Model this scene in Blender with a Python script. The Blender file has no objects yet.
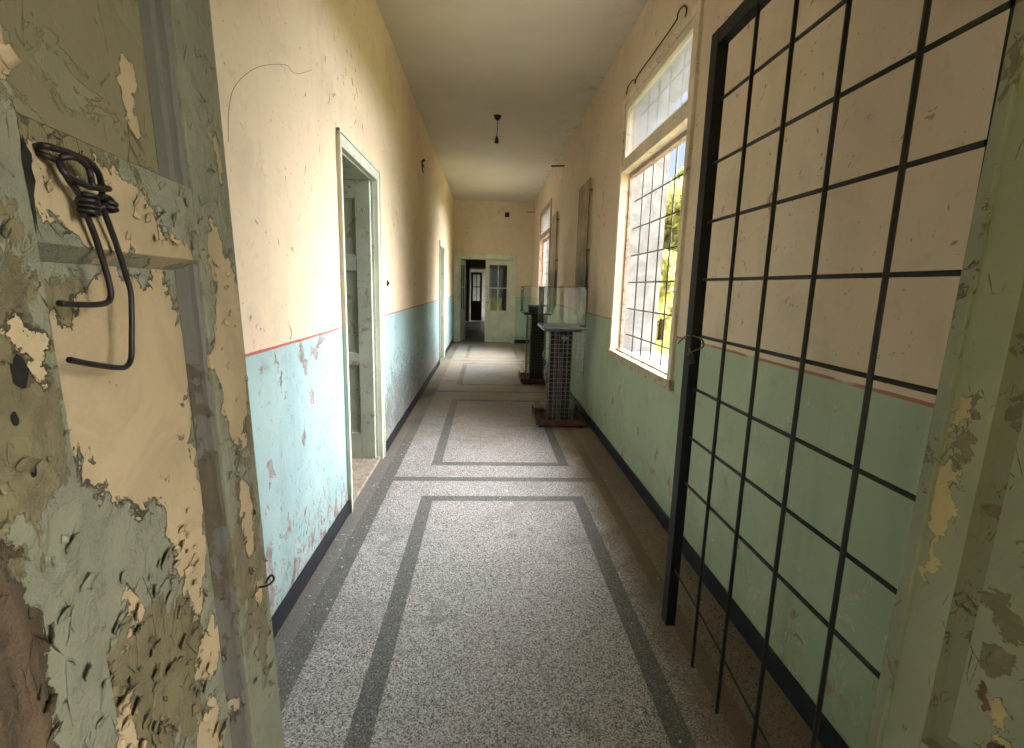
import bpy, bmesh, math, random
from mathutils import Vector, Matrix, noise as mnoise
random.seed(7)
sc = bpy.context.scene
COL = sc.collection

# ------------------------------------------------------------------ camera
F_PX = 495.3
CAM_Z = 1.5
FWD = Vector((0.053, 0.983, -0.174)).normalized()
RIGHT = Vector((0.998, -0.05, 0.026))
RIGHT = (RIGHT - FWD * RIGHT.dot(FWD)).normalized()
UP = RIGHT.cross(FWD)
cam_d = bpy.data.cameras.new('camera')
cam_d.sensor_fit = 'HORIZONTAL'; cam_d.sensor_width = 36.0
cam_d.lens = F_PX / 1024 * 36.0
cam_d.clip_start = 0.02; cam_d.clip_end = 300
cam = bpy.data.objects.new('camera', cam_d); COL.objects.link(cam)
M = Matrix.Identity(4)
for i in range(3):
    M[i][0] = RIGHT[i]; M[i][1] = UP[i]; M[i][2] = -FWD[i]
M[2][3] = CAM_Z
cam.matrix_world = M
sc.camera = cam

# ------------------------------------------------------------------ sky, sun, exposure
sc.view_settings.view_transform = 'Standard'
sc.view_settings.look = 'None'
sc.view_settings.gamma = 1.0
sc.view_settings.use_curve_mapping = False
sc.view_settings.exposure = 1.62
try:
    sc.cycles.max_bounces = 14; sc.cycles.diffuse_bounces = 10; sc.cycles.glossy_bounces = 4
    sc.cycles.transparent_max_bounces = 24; sc.cycles.transmission_bounces = 8
    sc.cycles.sample_clamp_indirect = 6.0
    sc.cycles.use_denoising = True
    sc.cycles.denoiser = 'OPENIMAGEDENOISE'
    sc.cycles.caustics_reflective = False; sc.cycles.caustics_refractive = False
except Exception:
    pass

world = bpy.data.worlds.new('sky'); sc.world = world; world.use_nodes = True
wt = world.node_tree; wt.nodes.clear()
SKY_STRENGTH = 0.36
GLOW_STRENGTH = 14.0
def wn(kind, **k):
    n = wt.nodes.new(kind)
    for a, b in k.items(): setattr(n, a, b)
    return n
w_out = wn('ShaderNodeOutputWorld'); w_bg = wn('ShaderNodeBackground'); w_tc = wn('ShaderNodeTexCoord')
w_sep = wn('ShaderNodeSeparateXYZ'); wt.links.new(w_tc.outputs['Generated'], w_sep.inputs[0])
w_ramp = wn('ShaderNodeValToRGB'); wt.links.new(w_sep.outputs['Z'], w_ramp.inputs[0])
cr = w_ramp.color_ramp
cr.elements[0].position = 0.0; cr.elements[0].color = (0.80, 0.86, 0.92, 1)
cr.elements[1].position = 0.6; cr.elements[1].color = (0.36, 0.56, 0.86, 1)
# added bright glow in the unseen sky, window side, to light the interior
w_dot = wn('ShaderNodeVectorMath', operation='DOT_PRODUCT'); wt.links.new(w_tc.outputs['Generated'], w_dot.inputs[0])
gd = Vector((0.84, 0.12, 0.53)).normalized(); w_dot.inputs[1].default_value = gd
w_map = wn('ShaderNodeMapRange', interpolation_type='SMOOTHSTEP')
w_map.inputs['From Min'].default_value = 0.53; w_map.inputs['From Max'].default_value = 0.99
wt.links.new(w_dot.outputs['Value'], w_map.inputs['Value'])
w_mul = wn('ShaderNodeMath', operation='MULTIPLY'); w_mul.inputs[1].default_value = GLOW_STRENGTH
wt.links.new(w_map.outputs[0], w_mul.inputs[0])
w_gc = wn('ShaderNodeVectorMath', operation='SCALE'); w_gc.inputs[0].default_value = (1.0, 0.98, 0.97)
wt.links.new(w_mul.outputs[0], w_gc.inputs['Scale'])
w_sc = wn('ShaderNodeVectorMath', operation='SCALE'); w_sc.inputs['Scale'].default_value = SKY_STRENGTH
wt.links.new(w_ramp.outputs[0], w_sc.inputs[0])
w_add = wn('ShaderNodeVectorMath', operation='ADD')
wt.links.new(w_sc.outputs[0], w_add.inputs[0]); wt.links.new(w_gc.outputs[0], w_add.inputs[1])
wt.links.new(w_add.outputs[0], w_bg.inputs['Color']); w_bg.inputs['Strength'].default_value = 1.0
wt.links.new(w_bg.outputs[0], w_out.inputs[0])

sun_d = bpy.data.lights.new('sun', 'SUN'); sun_d.energy = 1.9; sun_d.angle = 0.01; sun_d.color = (1.0, 0.93, 0.80)
sun = bpy.data.objects.new('sun', sun_d); COL.objects.link(sun)
sun.rotation_euler = Vector((0.10, -0.62, -0.78)).to_track_quat('-Z', 'Y').to_euler()

def portal(name, loc, sx, sy, direction):
    l = bpy.data.lights.new(name, 'AREA'); l.shape = 'RECTANGLE'; l.size = sx; l.size_y = sy
    l.cycles.is_portal = True
    o = bpy.data.objects.new(name, l); COL.objects.link(o); o.location = loc
    o.rotation_euler = Vector(direction).to_track_quat('-Z', 'Z').to_euler()
    return o

# ------------------------------------------------------------------ dimensions
XL, XR, H, YF = -0.889, 1.168, 3.638, 13.24
Y0, Y1 = 0.80, 0.93          # partition with the near doorway
DADO = 1.222
WT = 0.42                    # outer wall thickness
W1 = (2.985, 4.555, 0.93, 3.10)    # window openings y0 y1 z0 z1
W2 = (9.50, 11.32, 0.93, 3.12)
D1 = (3.16, 4.15, 2.30)
D2 = (9.42, 10.36, 2.22)
D3 = (-0.77, 0.65, 2.20)

portal('window_portal', (XR + WT + .02, (W1[0] + W1[1]) / 2, (W1[2] + W1[3]) / 2), W1[1] - W1[0], W1[3] - W1[2], (-1, 0, 0))
portal('window_portal', (XR + WT + .02, (W2[0] + W2[1]) / 2, (W2[2] + W2[3]) / 2), W2[1] - W2[0], W2[3] - W2[2], (-1, 0, 0))

# ------------------------------------------------------------------ node expression helper
class X:
    def __init__(s, t, sock): s.t = t; s.s = sock
    def _m(s, op, o=None, rev=False):
        n = s.t.nodes.new('ShaderNodeMath'); n.operation = op
        a, b = (o, s) if rev else (s, o)
        for i, v in enumerate((a, b)):
            if v is None: continue
            if isinstance(v, X): s.t.links.new(v.s, n.inputs[i])
            else: n.inputs[i].default_value = v
        return X(s.t, n.outputs[0])
    def __add__(s, o): return s._m('ADD', o)
    def __radd__(s, o): return s._m('ADD', o)
    def __sub__(s, o): return s._m('SUBTRACT', o)
    def __rsub__(s, o): return s._m('SUBTRACT', o, True)
    def __mul__(s, o): return s._m('MULTIPLY', o)
    def __rmul__(s, o): return s._m('MULTIPLY', o)
    def __truediv__(s, o): return s._m('DIVIDE', o)
    def mx(s, o): return s._m('MAXIMUM', o)
    def mn(s, o): return s._m('MINIMUM', o)
    def abs(s): return s._m('ABSOLUTE')
    def sqrt(s): return s._m('SQRT')
    def pw(s, o): return s._m('POWER', o)
    def ss(s, a, b):
        n = s.t.nodes.new('ShaderNodeMapRange'); n.interpolation_type = 'SMOOTHSTEP'
        inv = a > b
        if inv: a, b = b, a
        n.inputs['From Min'].default_value = a; n.inputs['From Max'].default_value = b
        if inv: n.inputs['To Min'].default_value = 1.0; n.inputs['To Max'].default_value = 0.0
        s.t.links.new(s.s, n.inputs['Value']); return X(s.t, n.outputs[0])

class Mat:
    def __init__(s, name, rough=0.7, spec=0.3, metal=0.0):
        s.m = bpy.data.materials.new(name); s.m.use_nodes = True
        s.t = s.m.node_tree; s.t.nodes.clear()
        s.out = s.t.nodes.new('ShaderNodeOutputMaterial')
        s.b = s.t.nodes.new('ShaderNodeBsdfPrincipled')
        s.b.inputs['Roughness'].default_value = rough
        s.b.inputs['Specular IOR Level'].default_value = spec
        s.b.inputs['Metallic'].default_value = metal
        s.t.links.new(s.b.outputs[0], s.out.inputs[0])
        s.tc = s.t.nodes.new('ShaderNodeTexCoord')
        s.P = s.tc.outputs['Object']
        sp = s.t.nodes.new('ShaderNodeSeparateXYZ'); s.t.links.new(s.P, sp.inputs[0])
        s.x, s.y, s.z = (X(s.t, sp.outputs[i]) for i in range(3))
    def scaled(s, v):
        n = s.t.nodes.new('ShaderNodeVectorMath'); n.operation = 'MULTIPLY'
        s.t.links.new(s.P, n.inputs[0]); n.inputs[1].default_value = v
        return n.outputs[0]
    def noise(s, scale, detail=4, rough=0.55, dist=0.0, stretch=None, off=None):
        n = s.t.nodes.new('ShaderNodeTexNoise')
        n.inputs['Scale'].default_value = scale; n.inputs['Detail'].default_value = detail
        n.inputs['Roughness'].default_value = rough; n.inputs['Distortion'].default_value = dist
        src = s.scaled(stretch) if stretch else s.P
        if off is not None:
            a = s.t.nodes.new('ShaderNodeVectorMath'); a.operation = 'ADD'
            s.t.links.new(src, a.inputs[0]); a.inputs[1].default_value = (off, off * 1.7, -off); src = a.outputs[0]
        s.t.links.new(src, n.inputs['Vector'])
        return X(s.t, n.outputs[0])
    def vor(s, scale, feature='F1', stretch=None, rnd=1.0):
        n = s.t.nodes.new('ShaderNodeTexVoronoi'); n.feature = feature
        n.inputs['Scale'].default_value = scale; n.inputs['Randomness'].default_value = rnd
        s.t.links.new(s.scaled(stretch) if stretch else s.P, n.inputs['Vector'])
        s.lastcol = n.outputs['Color'] if feature != 'DISTANCE_TO_EDGE' else None
        return X(s.t, n.outputs['Distance'])
    def const(s, v):
        n = s.t.nodes.new('ShaderNodeValue'); n.outputs[0].default_value = v; return X(s.t, n.outputs[0])
    def mix(s, fac, a, b):
        n = s.t.nodes.new('ShaderNodeMix'); n.data_type = 'RGBA'
        if isinstance(fac, X): s.t.links.new(fac.s, n.inputs[0])
        else: n.inputs[0].default_value = fac
        for v, i in ((a, 6), (b, 7)):
            if isinstance(v, (tuple, list)): n.inputs[i].default_value = (*v[:3], 1)
            else: s.t.links.new(v, n.inputs[i])
        return n.outputs[2]
    def blobs(s, a, b, lst, warp=.10, wf=16.0):
        # soft maximum over ellipses (ca, cb, ra, rb, weight) in the plane of sockets a, b
        if lst:
            nz = s.noise(wf, 6, .68, .3, off=11.); nz2 = s.noise(wf, 6, .68, .3, off=17.)
            a = a + (nz - .5) * warp; b = b + (nz2 - .5) * warp
        r = None
        for (ca, cb, ra, rb, w) in lst:
            da = (a - ca) * (1 / ra); db = (b - cb) * (1 / rb)
            e = (1.0 - (da * da + db * db)) * w
            e = e.mx(-0.6)
            r = e if r is None else r.mx(e)
        return r
    def color(s, c):
        if isinstance(c, (tuple, list)): s.b.inputs['Base Color'].default_value = (*c[:3], 1)
        else: s.t.links.new(c, s.b.inputs['Base Color'])
    def rough(s, r): s.t.links.new(r.s, s.b.inputs['Roughness'])
    def bump(s, h, strength=1.0, dist=0.002):
        n = s.t.nodes.new('ShaderNodeBump'); n.inputs['Strength'].default_value = strength
        n.inputs['Distance'].default_value = dist
        s.t.links.new(h.s, n.inputs['Height']); s.t.links.new(n.outputs[0], s.b.inputs['Normal'])

def simple(name, col, rough=0.6, metal=0.0, spec=0.3, var=0.15, scale=12, bump=0.0):
    m = Mat(name, rough, spec, metal)
    n = m.noise(scale, 5, 0.6)
    c2 = tuple(c * (1 - 2 * var) for c in col)
    m.color(m.mix(n.ss(0.3, 0.7), col, c2))
    if bump: m.bump(m.noise(scale * 6, 4), 1.0, bump)
    return m.m

# ------------------------------------------------------------------ materials
CREAM_L = (0.72, 0.585, 0.40); CREAM_R = (0.60, 0.50, 0.365)
def wall_paint(name, cream, cream2, dado, dado2, under, tb, blobs, low_bias, red=(0.42, 0.05, 0.05), dado_z=DADO, chip=0.0, along='y', fleck=0.0):
    m = Mat(name, 0.75, 0.25)
    u = m.y if along == 'y' else m.x
    n1 = m.noise(0.9, 5, 0.6, 0.4); n2 = m.noise(4.0, 6, 0.65, 0.3); n3 = m.noise(38, 5, 0.7)
    c = m.mix(n1.ss(0.35, 0.68), cream, cream2)
    c = m.mix(n2.ss(0.48, 0.70) * 0.50, c, tuple(v * 0.80 for v in cream))
    c = m.mix(m.noise(16, 6, .7, .8, off=14.).ss(.54, .68) * .35, c, tuple(v * 0.72 for v in cream))
    # vertical damp streaks
    st = m.noise(5.5, 4, 0.6, 0.2, stretch=(1, 1, 0.12))
    c = m.mix(st.ss(0.55, 0.75) * 0.22, c, tuple(v * 0.62 for v in cream))
    # chips and gouges
    g = m.noise(11, 7, 0.72, 0.8, stretch=(1, 1.0, 0.8), off=3.1)
    gl = m.noise(1.3, 3, 0.5, off=9.0)
    chips = (g + (gl - .5) * 0.4).ss(0.655, 0.67)
    c = m.mix(chips * 0.8, c, (0.30, 0.22, 0.15))
    g2 = m.noise(26, 4, 0.6, 0.6, off=5.0).ss(0.672, 0.69)
    c = m.mix(g2 * 0.7, c, (0.22, 0.16, 0.11))
    cream_c = c
    # dado
    d1 = m.noise(2.2, 5, 0.6, 0.5, off=1.0)
    dc = m.mix(d1.ss(0.35, 0.7), dado, dado2)
    drip = m.noise(7, 4, 0.6, 0.3, stretch=(1, 1, 0.10), off=2.0)
    dc = m.mix(drip.ss(0.55, 0.72) * 0.30, dc, tuple(v * 0.72 for v in dado))
    smu = m.noise(5.5, 7, .7, .5, off=12.0).ss(.54, .70)
    dc = m.mix(smu * .30, dc, tuple(v * 0.50 for v in dado))
    # peeling of the dado: bias from the floor up, and placed patches
    p = m.noise(9, 8, 0.68, 0.9, stretch=(1, 1.15, 0.7), off=4.4)
    loc = m.noise(1.4, 3, 0.5, off=7.7)
    bias = (m.z * -1.0 + 0.62).mx(0.0) * low_bias
    f = p + (loc - 0.5) * 0.32 + bias
    if blobs: f = f.mx(p * 0.80 + m.blobs(u, m.z, blobs, .22, 9.0) * 0.50)
    peel = f.ss(0.665, 0.68)
    edge = f.ss(0.64, 0.665) - f.ss(0.69, 0.72)
    fine = m.noise(30, 5, 0.7, 1.2, stretch=(1, 1, 0.6), off=6.1) + bias * 0.50 + u.ss(4.0, 4.5) * u.ss(9.6, 8.0) * (m.z * -1.0 + 1.05).mx(0.0) * fleck
    fl = fine.ss(0.685 - fleck * .12, 0.70 - fleck * .12)
    dc = m.mix(fl * 0.75, dc, tuple(v * 0.45 for v in under))
    un = m.mix(m.noise(14, 4).ss(0.4, 0.6), under, tuple(v * 0.6 for v in under))
    dc = m.mix(peel, dc, un)
    dc = m.mix(edge.mx(0.0) * 0.25, dc, (0.9, 0.95, 0.9))
    wob = m.noise(3.0, 3, 0.5, off=8.0) * 0.012 - 0.006
    zz = m.z + wob
    isd = zz.ss(dado_z + 0.001, dado_z - 0.001)
    c = m.mix(isd, cream_c, dc)
    line = (zz - dado_z).abs().ss(0.0075, 0.0045) * m.noise(3.5, 4).ss(0.30, 0.42)
    c = m.mix(line * 0.85, c, red)
    # dirt towards the floor
    dirt = (m.z.ss(0.45, 0.08)) * m.noise(6, 5, 0.6).ss(0.42, 0.7)
    c = m.mix(dirt * 0.35, c, (0.20, 0.18, 0.12))
    m.color(c)
    h = peel * isd * -1.0 + fl * isd * -0.6 + chips * -0.6 + n3 * 0.22 + n2 * 1.6 + n1 * 2.0
    m.bump(h, 0.85, 0.004)
    m.rough(m.const(0.82) - isd * 0.30 + peel * isd * 0.3)
    return m.m

left_blobs = [(2.70, 1.19, .14, .035, .9), (2.60, 1.15, .10, .06, 1.), (2.42, 1.15, .06, .07, .9), (2.456, 1.08, .055, .07, 1.), (2.534, .91, .045, .09, .95), (2.40, .73, .03, .06, .85),
              (2.007, .72, .055, .075, 1.), (2.117, 1.169, .025, .06, .85), (2.16, 1.08, .02, .08, .9), (2.01, 1.16, .05, .03, .8), (2.2, 1.0, .012, .05, .9),
              (4.9, 1.08, .05, .03, .7), (6.6, .75, .25, .2, .55), (5.6, .35, .3, .25, .55)]
MAT_WL = wall_paint('left_wall_paint', (0.76, 0.63, 0.45), (0.74, 0.585, 0.42), (0.32, 0.475, 0.495), (0.39, 0.545, 0.54), (0.36, 0.33, 0.32), None, left_blobs, 0.30, fleck=0.31)  # bluer left dado: cool window skylight put into the paint colour
right_blobs = [(4.40, .50, .05, .14, .85), (4.2, .62, .03, .12, .7), (4.62, .26, .04, .06, .8), (3.97, .12, .10, .06, .8), (3.22, .27, .13, .06, .9), (3.19, .39, .05, .08, .9), (2.89, .30, .05, .10, .9), (3.6, .45, .03, .10, .6), (1.39, .20, .03, .05, 1.1), (2.30, .98, .02, .03, .7), (2.6, .4, .06, .1, .6)]
MAT_WR = wall_paint('right_wall_paint', (0.66, 0.56, 0.42), (0.62, 0.50, 0.375), (0.34, 0.415, 0.285), (0.40, 0.475, 0.33), (0.50, 0.44, 0.32), None, right_blobs, 0.14, red=(0.34, 0.10, 0.06))
MAT_WF = wall_paint('far_wall_paint', (0.66, 0.57, 0.43), (0.62, 0.52, 0.38), (0.36, 0.47, 0.38), (0.42, 0.54, 0.44), (0.45, 0.42, 0.35), None, [], 0.16, red=(0.3, 0.2, 0.15), along='x')

def make_ceiling():
    m = Mat('ceiling_distemper', 0.9, 0.1)
    n1 = m.noise(0.7, 4, 0.55, 0.3); n2 = m.noise(7, 5, 0.6)
    c = m.mix(n1.ss(0.35, 0.7), (0.63, 0.585, 0.49), (0.56, 0.51, 0.42))
    e = (m.x - XR + 0.25).ss(-0.15, 0.25) * m.noise(5, 5, .65).ss(.48, .68)
    c = m.mix(e * 0.4, c, (0.22, 0.19, 0.14))
    sp = m.noise(22, 4, .6).ss(.76, .79)
    c = m.mix(sp * 0.5, c, (0.2, 0.17, 0.12))
    m.color(c); m.bump(n2, 0.5, 0.006)
    return m.m
MAT_CEIL = make_ceiling()

def make_floor():
    m = Mat('terrazzo', 0.5, 0.35)
    def box(x0, x1, y0, y1):
        a = (m.x - (x0 + x1) / 2).abs().ss((x1 - x0) / 2 + .003, (x1 - x0) / 2 - .003)
        b = (m.y - (y0 + y1) / 2).abs().ss((y1 - y0) / 2 + .004, (y1 - y0) / 2 - .004)
        return a * b
    def ring(x0, x1, y0, y1, w):
        return box(x0, x1, y0, y1) - box(x0 + w, x1 - w, y0 + w, y1 - w)
    rings = ring(-.445, .725, -1.2, 3.385, .085)
    rings = rings.mx(ring(-.445, .725, 4.0, 6.46, .085))
    rings = rings.mx(ring(-.445, .725, 7.45, 9.6, .085))
    rings = rings.mx(ring(-.445, .725, 10.3, 12.5, .085))
    bars = box(-.70, .93, 3.66, 3.74).mx(box(-.70, .93, 6.93, 7.01)).mx(box(-.70, .93, 9.92, 10.0))
    side = box(-.795, -.70, -1, 12.9).mx(box(.87, .95, -1, 12.9))
    dark = rings.mx(bars).mx(side)
    margin = m.x.ss(-.79, -.80)
    # speckles: chips of stone
    v = m.vor(215); vc = m.lastcol
    sepc = m.t.nodes.new('ShaderNodeSeparateColor'); m.t.links.new(vc, sepc.inputs[0])
    r = X(m.t, sepc.outputs[0]); g = X(m.t, sepc.outputs[1])
    v2 = m.vor(115); sep2 = m.t.nodes.new('ShaderNodeSeparateColor'); m.t.links.new(m.lastcol, sep2.inputs[0])
    r2 = X(m.t, sep2.outputs[0])
    base = m.mix(m.noise(1.6, 5, .6).ss(.35, .7), (0.345, 0.325, 0.325), (0.275, 0.26, 0.255))
    lt = m.mix(r.ss(.62, .64), base, (0.52, 0.50, 0.50))
    lt = m.mix(g.ss(.72, .74), lt, (0.14, 0.135, 0.13))
    lt = m.mix(r2.ss(.86, .88) * v2.ss(.5, .3), lt, (0.05, 0.05, 0.05))
    dk = m.mix(r.ss(.74, .76), (0.115, 0.115, 0.113), (0.21, 0.21, 0.205))
    dk = m.mix(g.ss(.78, .8), dk, (0.06, 0.06, 0.06))
    mg = m.mix(r.ss(.6, .64), (0.145, 0.145, 0.14), (0.25, 0.25, 0.24))
    c = m.mix(margin, lt, mg)
    c = m.mix(dark, c, dk)
    # worn in dirt: brown along the right wall and in the far half
    dn = m.noise(3.2, 6, .62, .5)
    dr = (m.x + dn * 0.35).ss(.80, 1.06)
    c = m.mix(dr * 0.78, c, (0.135, 0.095, 0.055))
    dl = (m.x * -1.0 + dn * 0.25).ss(.72, .96)
    c = m.mix(dl * 0.35, c, (0.12, 0.11, 0.09))
    df = (m.y + dn * 2.2).ss(4.6, 7.4) * m.noise(1.1, 5, .6, .6, stretch=(1, .6, 1)).ss(.36, .58)
    c = m.mix(df * 0.55, c, (0.37, 0.31, 0.215))
    stn = m.noise(5, 6, .65, .8, off=3.3).ss(.60, .72)
    c = m.mix(stn * 0.50, c, (0.10, 0.09, 0.07))
    blot = m.noise(1.9, 7, .68, .6, off=6.6).ss(.50, .70)
    c = m.mix(blot * 0.35, c, (0.13, 0.12, 0.11))
    dots = m.vor(16); wsp = dots.ss(.11, .07) * m.noise(2.3, 3).ss(.52, .6)
    c = m.mix(wsp * 0.75, c, (0.62, 0.62, 0.60))
    m.color(c)
    m.rough(m.const(.46) + dn * 0.3 + dr * 0.2)
    m.bump(m.noise(60, 4) * 0.4 + dn * 0.8, 0.3, 0.0015)
    return m.m
MAT_FLOOR = make_floor()

def peel_layers(name, top, mid, base, wood, blobs_base, blobs_mid, t_mid=.56, t_base=.66, blobs_wood=(), sc_=1.0, bump_d=0.0032, ax='x', crumb=0.0):
    """old joinery paint: grey-green over olive over a cream undercoat over bare wood"""
    m = Mat(name, 0.6, 0.3)
    u = m.x if ax == 'x' else m.y
    big = m.noise(5.5 * sc_, 8, .66, 1.3); med = m.noise(17 * sc_, 7, .68, 1.0, off=2.0); sm = m.noise(60 * sc_, 5, .7, .8)
    f = (big * 0.62 + med * 0.38 - .5) * 1.45 + .5
    fb = m.noise(4.2 * sc_, 8, .62, 1.0, off=5.0) * 0.65 + med * 0.35
    fb = (fb - .5) * 1.5 + .5
    fm = f
    if blobs_mid: fm = f + (m.blobs(u, m.z, blobs_mid) * 0.34)
    if blobs_base: fb = fb + (m.blobs(u, m.z, blobs_base) * 0.36)
    kb = fb.ss(t_base, t_base + .012)
    km = fm.ss(t_mid, t_mid + .012).mx(kb)
    topc = m.mix(m.noise(3, 4).ss(.35, .65), top, tuple(v * .82 for v in top))
    topc = m.mix(sm.ss(.62, .72) * .5, topc, tuple(min(1, v * 1.35) for v in top))
    midc = m.mix(med.ss(.35, .65), mid, tuple(v * .75 for v in mid))
    basec = m.mix(big.ss(.4, .6), base, tuple(v * .84 for v in base))
    basec = m.mix(m.noise(45 * sc_, 5, .65, off=4.).ss(.69, .71) * .7, basec, (0.10, 0.07, 0.04))
    c = m.mix(km, topc, midc)
    c = m.mix(kb, c, basec)
    # dark cracked edges of the remaining paint
    eb = fb.ss(t_base - .022, t_base) - fb.ss(t_base + .004, t_base + .02)
    em = fm.ss(t_mid - .014, t_mid) - fm.ss(t_mid + .003, t_mid + .014)
    c = m.mix(eb.mx(0.0) * med.ss(.42, .56) * .75, c, (0.09, 0.08, 0.05))
    c = m.mix(em.mx(0.0) * sm.ss(.5, .58) * .35, c, (0.10, 0.10, 0.06))
    # fine cracks
    cr_ = m.vor(26 * sc_, 'DISTANCE_TO_EDGE', stretch=(1.3, 1.3, .55))
    wv = m.noise(9 * sc_, 4, .6, off=8.)
    ck = (cr_ + (sm - .5) * .10).ss(.022, .0) * wv.ss(.54, .62) * (1.0 - kb)
    c = m.mix(ck * .8, c, (0.07, 0.06, 0.04))
    kw = None
    if blobs_wood:
        fw = m.noise(6 * sc_, 6, .6, .6, off=6.) + m.blobs(u, m.z, blobs_wood) * .5
        kw = fw.ss(.64, .66)
        wc = m.mix(m.noise(14, 5, .6, stretch=(3, 3, .25)).ss(.35, .65), wood, tuple(v * .45 for v in wood))
        c = m.mix(kw, c, wc)
    m.color(c)
    h = (1.0 - km) * 1.0 + (1.0 - kb) * 1.3 + ck * -1.4 + sm * .35 + med * .9 * (1.0 - kb) + m.noise(20 * sc_, 8, .70, .35, off=9.).ss(.44, .66) * (1.0 - kb) * crumb + (eb.mx(0.0)) * .9
    if kw is not None: h = h - kw * 1.2
    m.bump(h, 1.0, bump_d)
    m.rough(m.const(.5) + kb * .25)
    return m.m

GT, GM, GB, WD = (0.225, 0.222, 0.145), (0.185, 0.155, 0.078), (0.40, 0.305, 0.172), (0.125, 0.085, 0.045)
# near left leaf: local x runs from the hinge to the free edge, z up
MAT_NL_STILE = peel_layers('left_leaf_hinge_stile_paint', GT, GM, GB, WD,
    [(.055, 1.38, .07, .17, 1.3), (.07, 1.52, .030, .07, 1.), (.03, 1.66, .018, .05, .8), (.06, 1.15, .05, .12, 1.), (.05, 1.02, .03, .05, .6)], [(.06, 1.05, .08, .2, .7), (.02, 1.35, .02, .2, .5)], crumb=.6, sc_=1.25)
MAT_NL_TOP = peel_layers('left_leaf_top_panel_paint', GM, (0.21, 0.19, 0.10), GB, WD,
    [(.205, 1.69, .022, .06, 1.1)], [(.3, 1.75, .3, .3, .3)], t_mid=.60, t_base=.80, sc_=.8, bump_d=.0015)
MAT_NL_RAIL = peel_layers('left_leaf_rail_paint', GT, GM, GB, WD,
    [(.29, 1.555, .09, .050, 1.6), (.36, 1.56, .05, .04, 1.2), (.20, 1.525, .07, .028, 1.2)], [(.35, 1.6, .1, .03, .5)], crumb=.6, sc_=1.2)
MAT_NL_PANEL = peel_layers('left_leaf_panel_paint', GT, GM, GB, WD,
    [(.26, 1.38, .14, .17, 1.5), (.20, 1.22, .06, .16, 1.3), (.19, 1.02, .05, .05, 1.0), (.24, .86, .09, .06, 1.3), (.21, .90, .05, .09, 1.2), (.34, 1.42, .09, .06, 1.2), (.33, 1.19, .02, .05, 1.0), (.375, 1.07, .035, .045, 1.6)],
    [(.35, 1.08, .12, .12, .9), (.25, 1.05, .05, .1, .8), (.36, 1.47, .05, .04, .6)], t_mid=.54, t_base=.70, crumb=.6, sc_=1.15)
MAT_NL_FREE = peel_layers('left_leaf_free_stile_paint', GT, GM, GB, WD,
    [(.42, 1.64, .016, .02, 1.2), (.43, 1.47, .03, .05, .8), (.412, 1.10, .018, .03, 1.4)], [(.46, 1.45, .06, .15, .6), (.45, 1.7, .08, .1, .4)], t_mid=.56, t_base=.74,
    blobs_wood=[(.492, 1.24, .030, .13, 1.2), (.478, 1.33, .015, .05, .5), (.444, 1.43, .012, .012, 1.1)], crumb=.6, sc_=1.2)
MAT_NL_BEV = peel_layers('left_leaf_moulding_shaded_paint', (0.120, 0.110, 0.085), (0.095, 0.075, 0.045), (0.26, 0.21, 0.135), WD,  # darker than the stiles: shade on the moulding put into its colour
    [(.15, .9, .05, .2, .4)], [(.15, 1.2, .05, .2, .4)], t_mid=.55, t_base=.68, sc_=1.5, bump_d=.0018)
MAT_NR = peel_layers('right_leaf_paint', (0.285, 0.285, 0.20), (0.19, 0.165, 0.095), (0.46, 0.36, 0.20), (0.14, 0.08, 0.05),
    [(.020, 1.32, .012, .035, 1.4), (.008, 1.25, .010, .05, 1.2), (.022, 1.15, .020, .10, 2.0), (.026, 1.05, .012, .06, 1.4), (.012, 1.19, .016, .04, 1.2), (.075, 1.44, .012, .03, 1.2), (.142, .85, .018, .05, 1.6), (.15, .80, .02, .03, 1.2)],
    [(.12, 1.0, .03, .05, .9), (.12, .92, .03, .04, .9), (.14, 1.15, .04, .10, .7), (.03, 1.28, .03, .08, .5)], t_mid=.68, t_base=.76, blobs_wood=[(.121, .861, .010, .018, 1.2), (.150, .775, .012, .015, 1.0)], sc_=1.3, bump_d=.0018)
MAT_NFRAME = peel_layers('near_frame_paint', (0.26, 0.262, 0.18), (0.2, 0.17, 0.10), (0.46, 0.35, 0.18), WD, [], [], t_mid=.60, t_base=.68, sc_=1.6, bump_d=.002)
MAT_DOOR_A = peel_layers('old_white_green_door_paint', (0.46, 0.50, 0.41), (0.40, 0.385, 0.28), (0.50, 0.40, 0.24), WD,
    [(-1.25, 1.9, .2, .12, .5)], [], t_mid=.58, t_base=.72, sc_=1.0)
MAT_TRIM = peel_layers('pale_green_trim_paint', (0.62, 0.64, 0.54), (0.55, 0.53, 0.42), (0.52, 0.44, 0.28), WD, [], [], t_mid=.66, t_base=.74, sc_=1.2, bump_d=.001)
MAT_FARDOOR = peel_layers('far_door_paint', (0.62, 0.65, 0.53), (0.54, 0.53, 0.40), (0.52, 0.44, 0.28), WD, [], [(.3, .4, .3, .25, .7)], t_mid=.64, t_base=.74, sc_=1.0, bump_d=.001)
MAT_WFRAME = peel_layers('window_frame_paint', (0.74, 0.64, 0.48), (0.60, 0.48, 0.32), (0.40, 0.24, 0.16), WD, [], [], t_mid=.62, t_base=.70, sc_=1.3, bump_d=.001)
MAT_WFRAME_IN = peel_layers('window_rebate_paint', (0.46, 0.33, 0.26), (0.33, 0.22, 0.16), (0.22, 0.14, 0.10), WD, [], [], t_mid=.55, t_base=.66, sc_=1.6, bump_d=.001)
MAT_SILL = peel_layers('sill_board_paint', (0.48, 0.42, 0.27), (0.36, 0.30, 0.18), (0.24, 0.17, 0.10), WD, [], [], t_mid=.56, t_base=.64, sc_=1.6, bump_d=.002)

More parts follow.
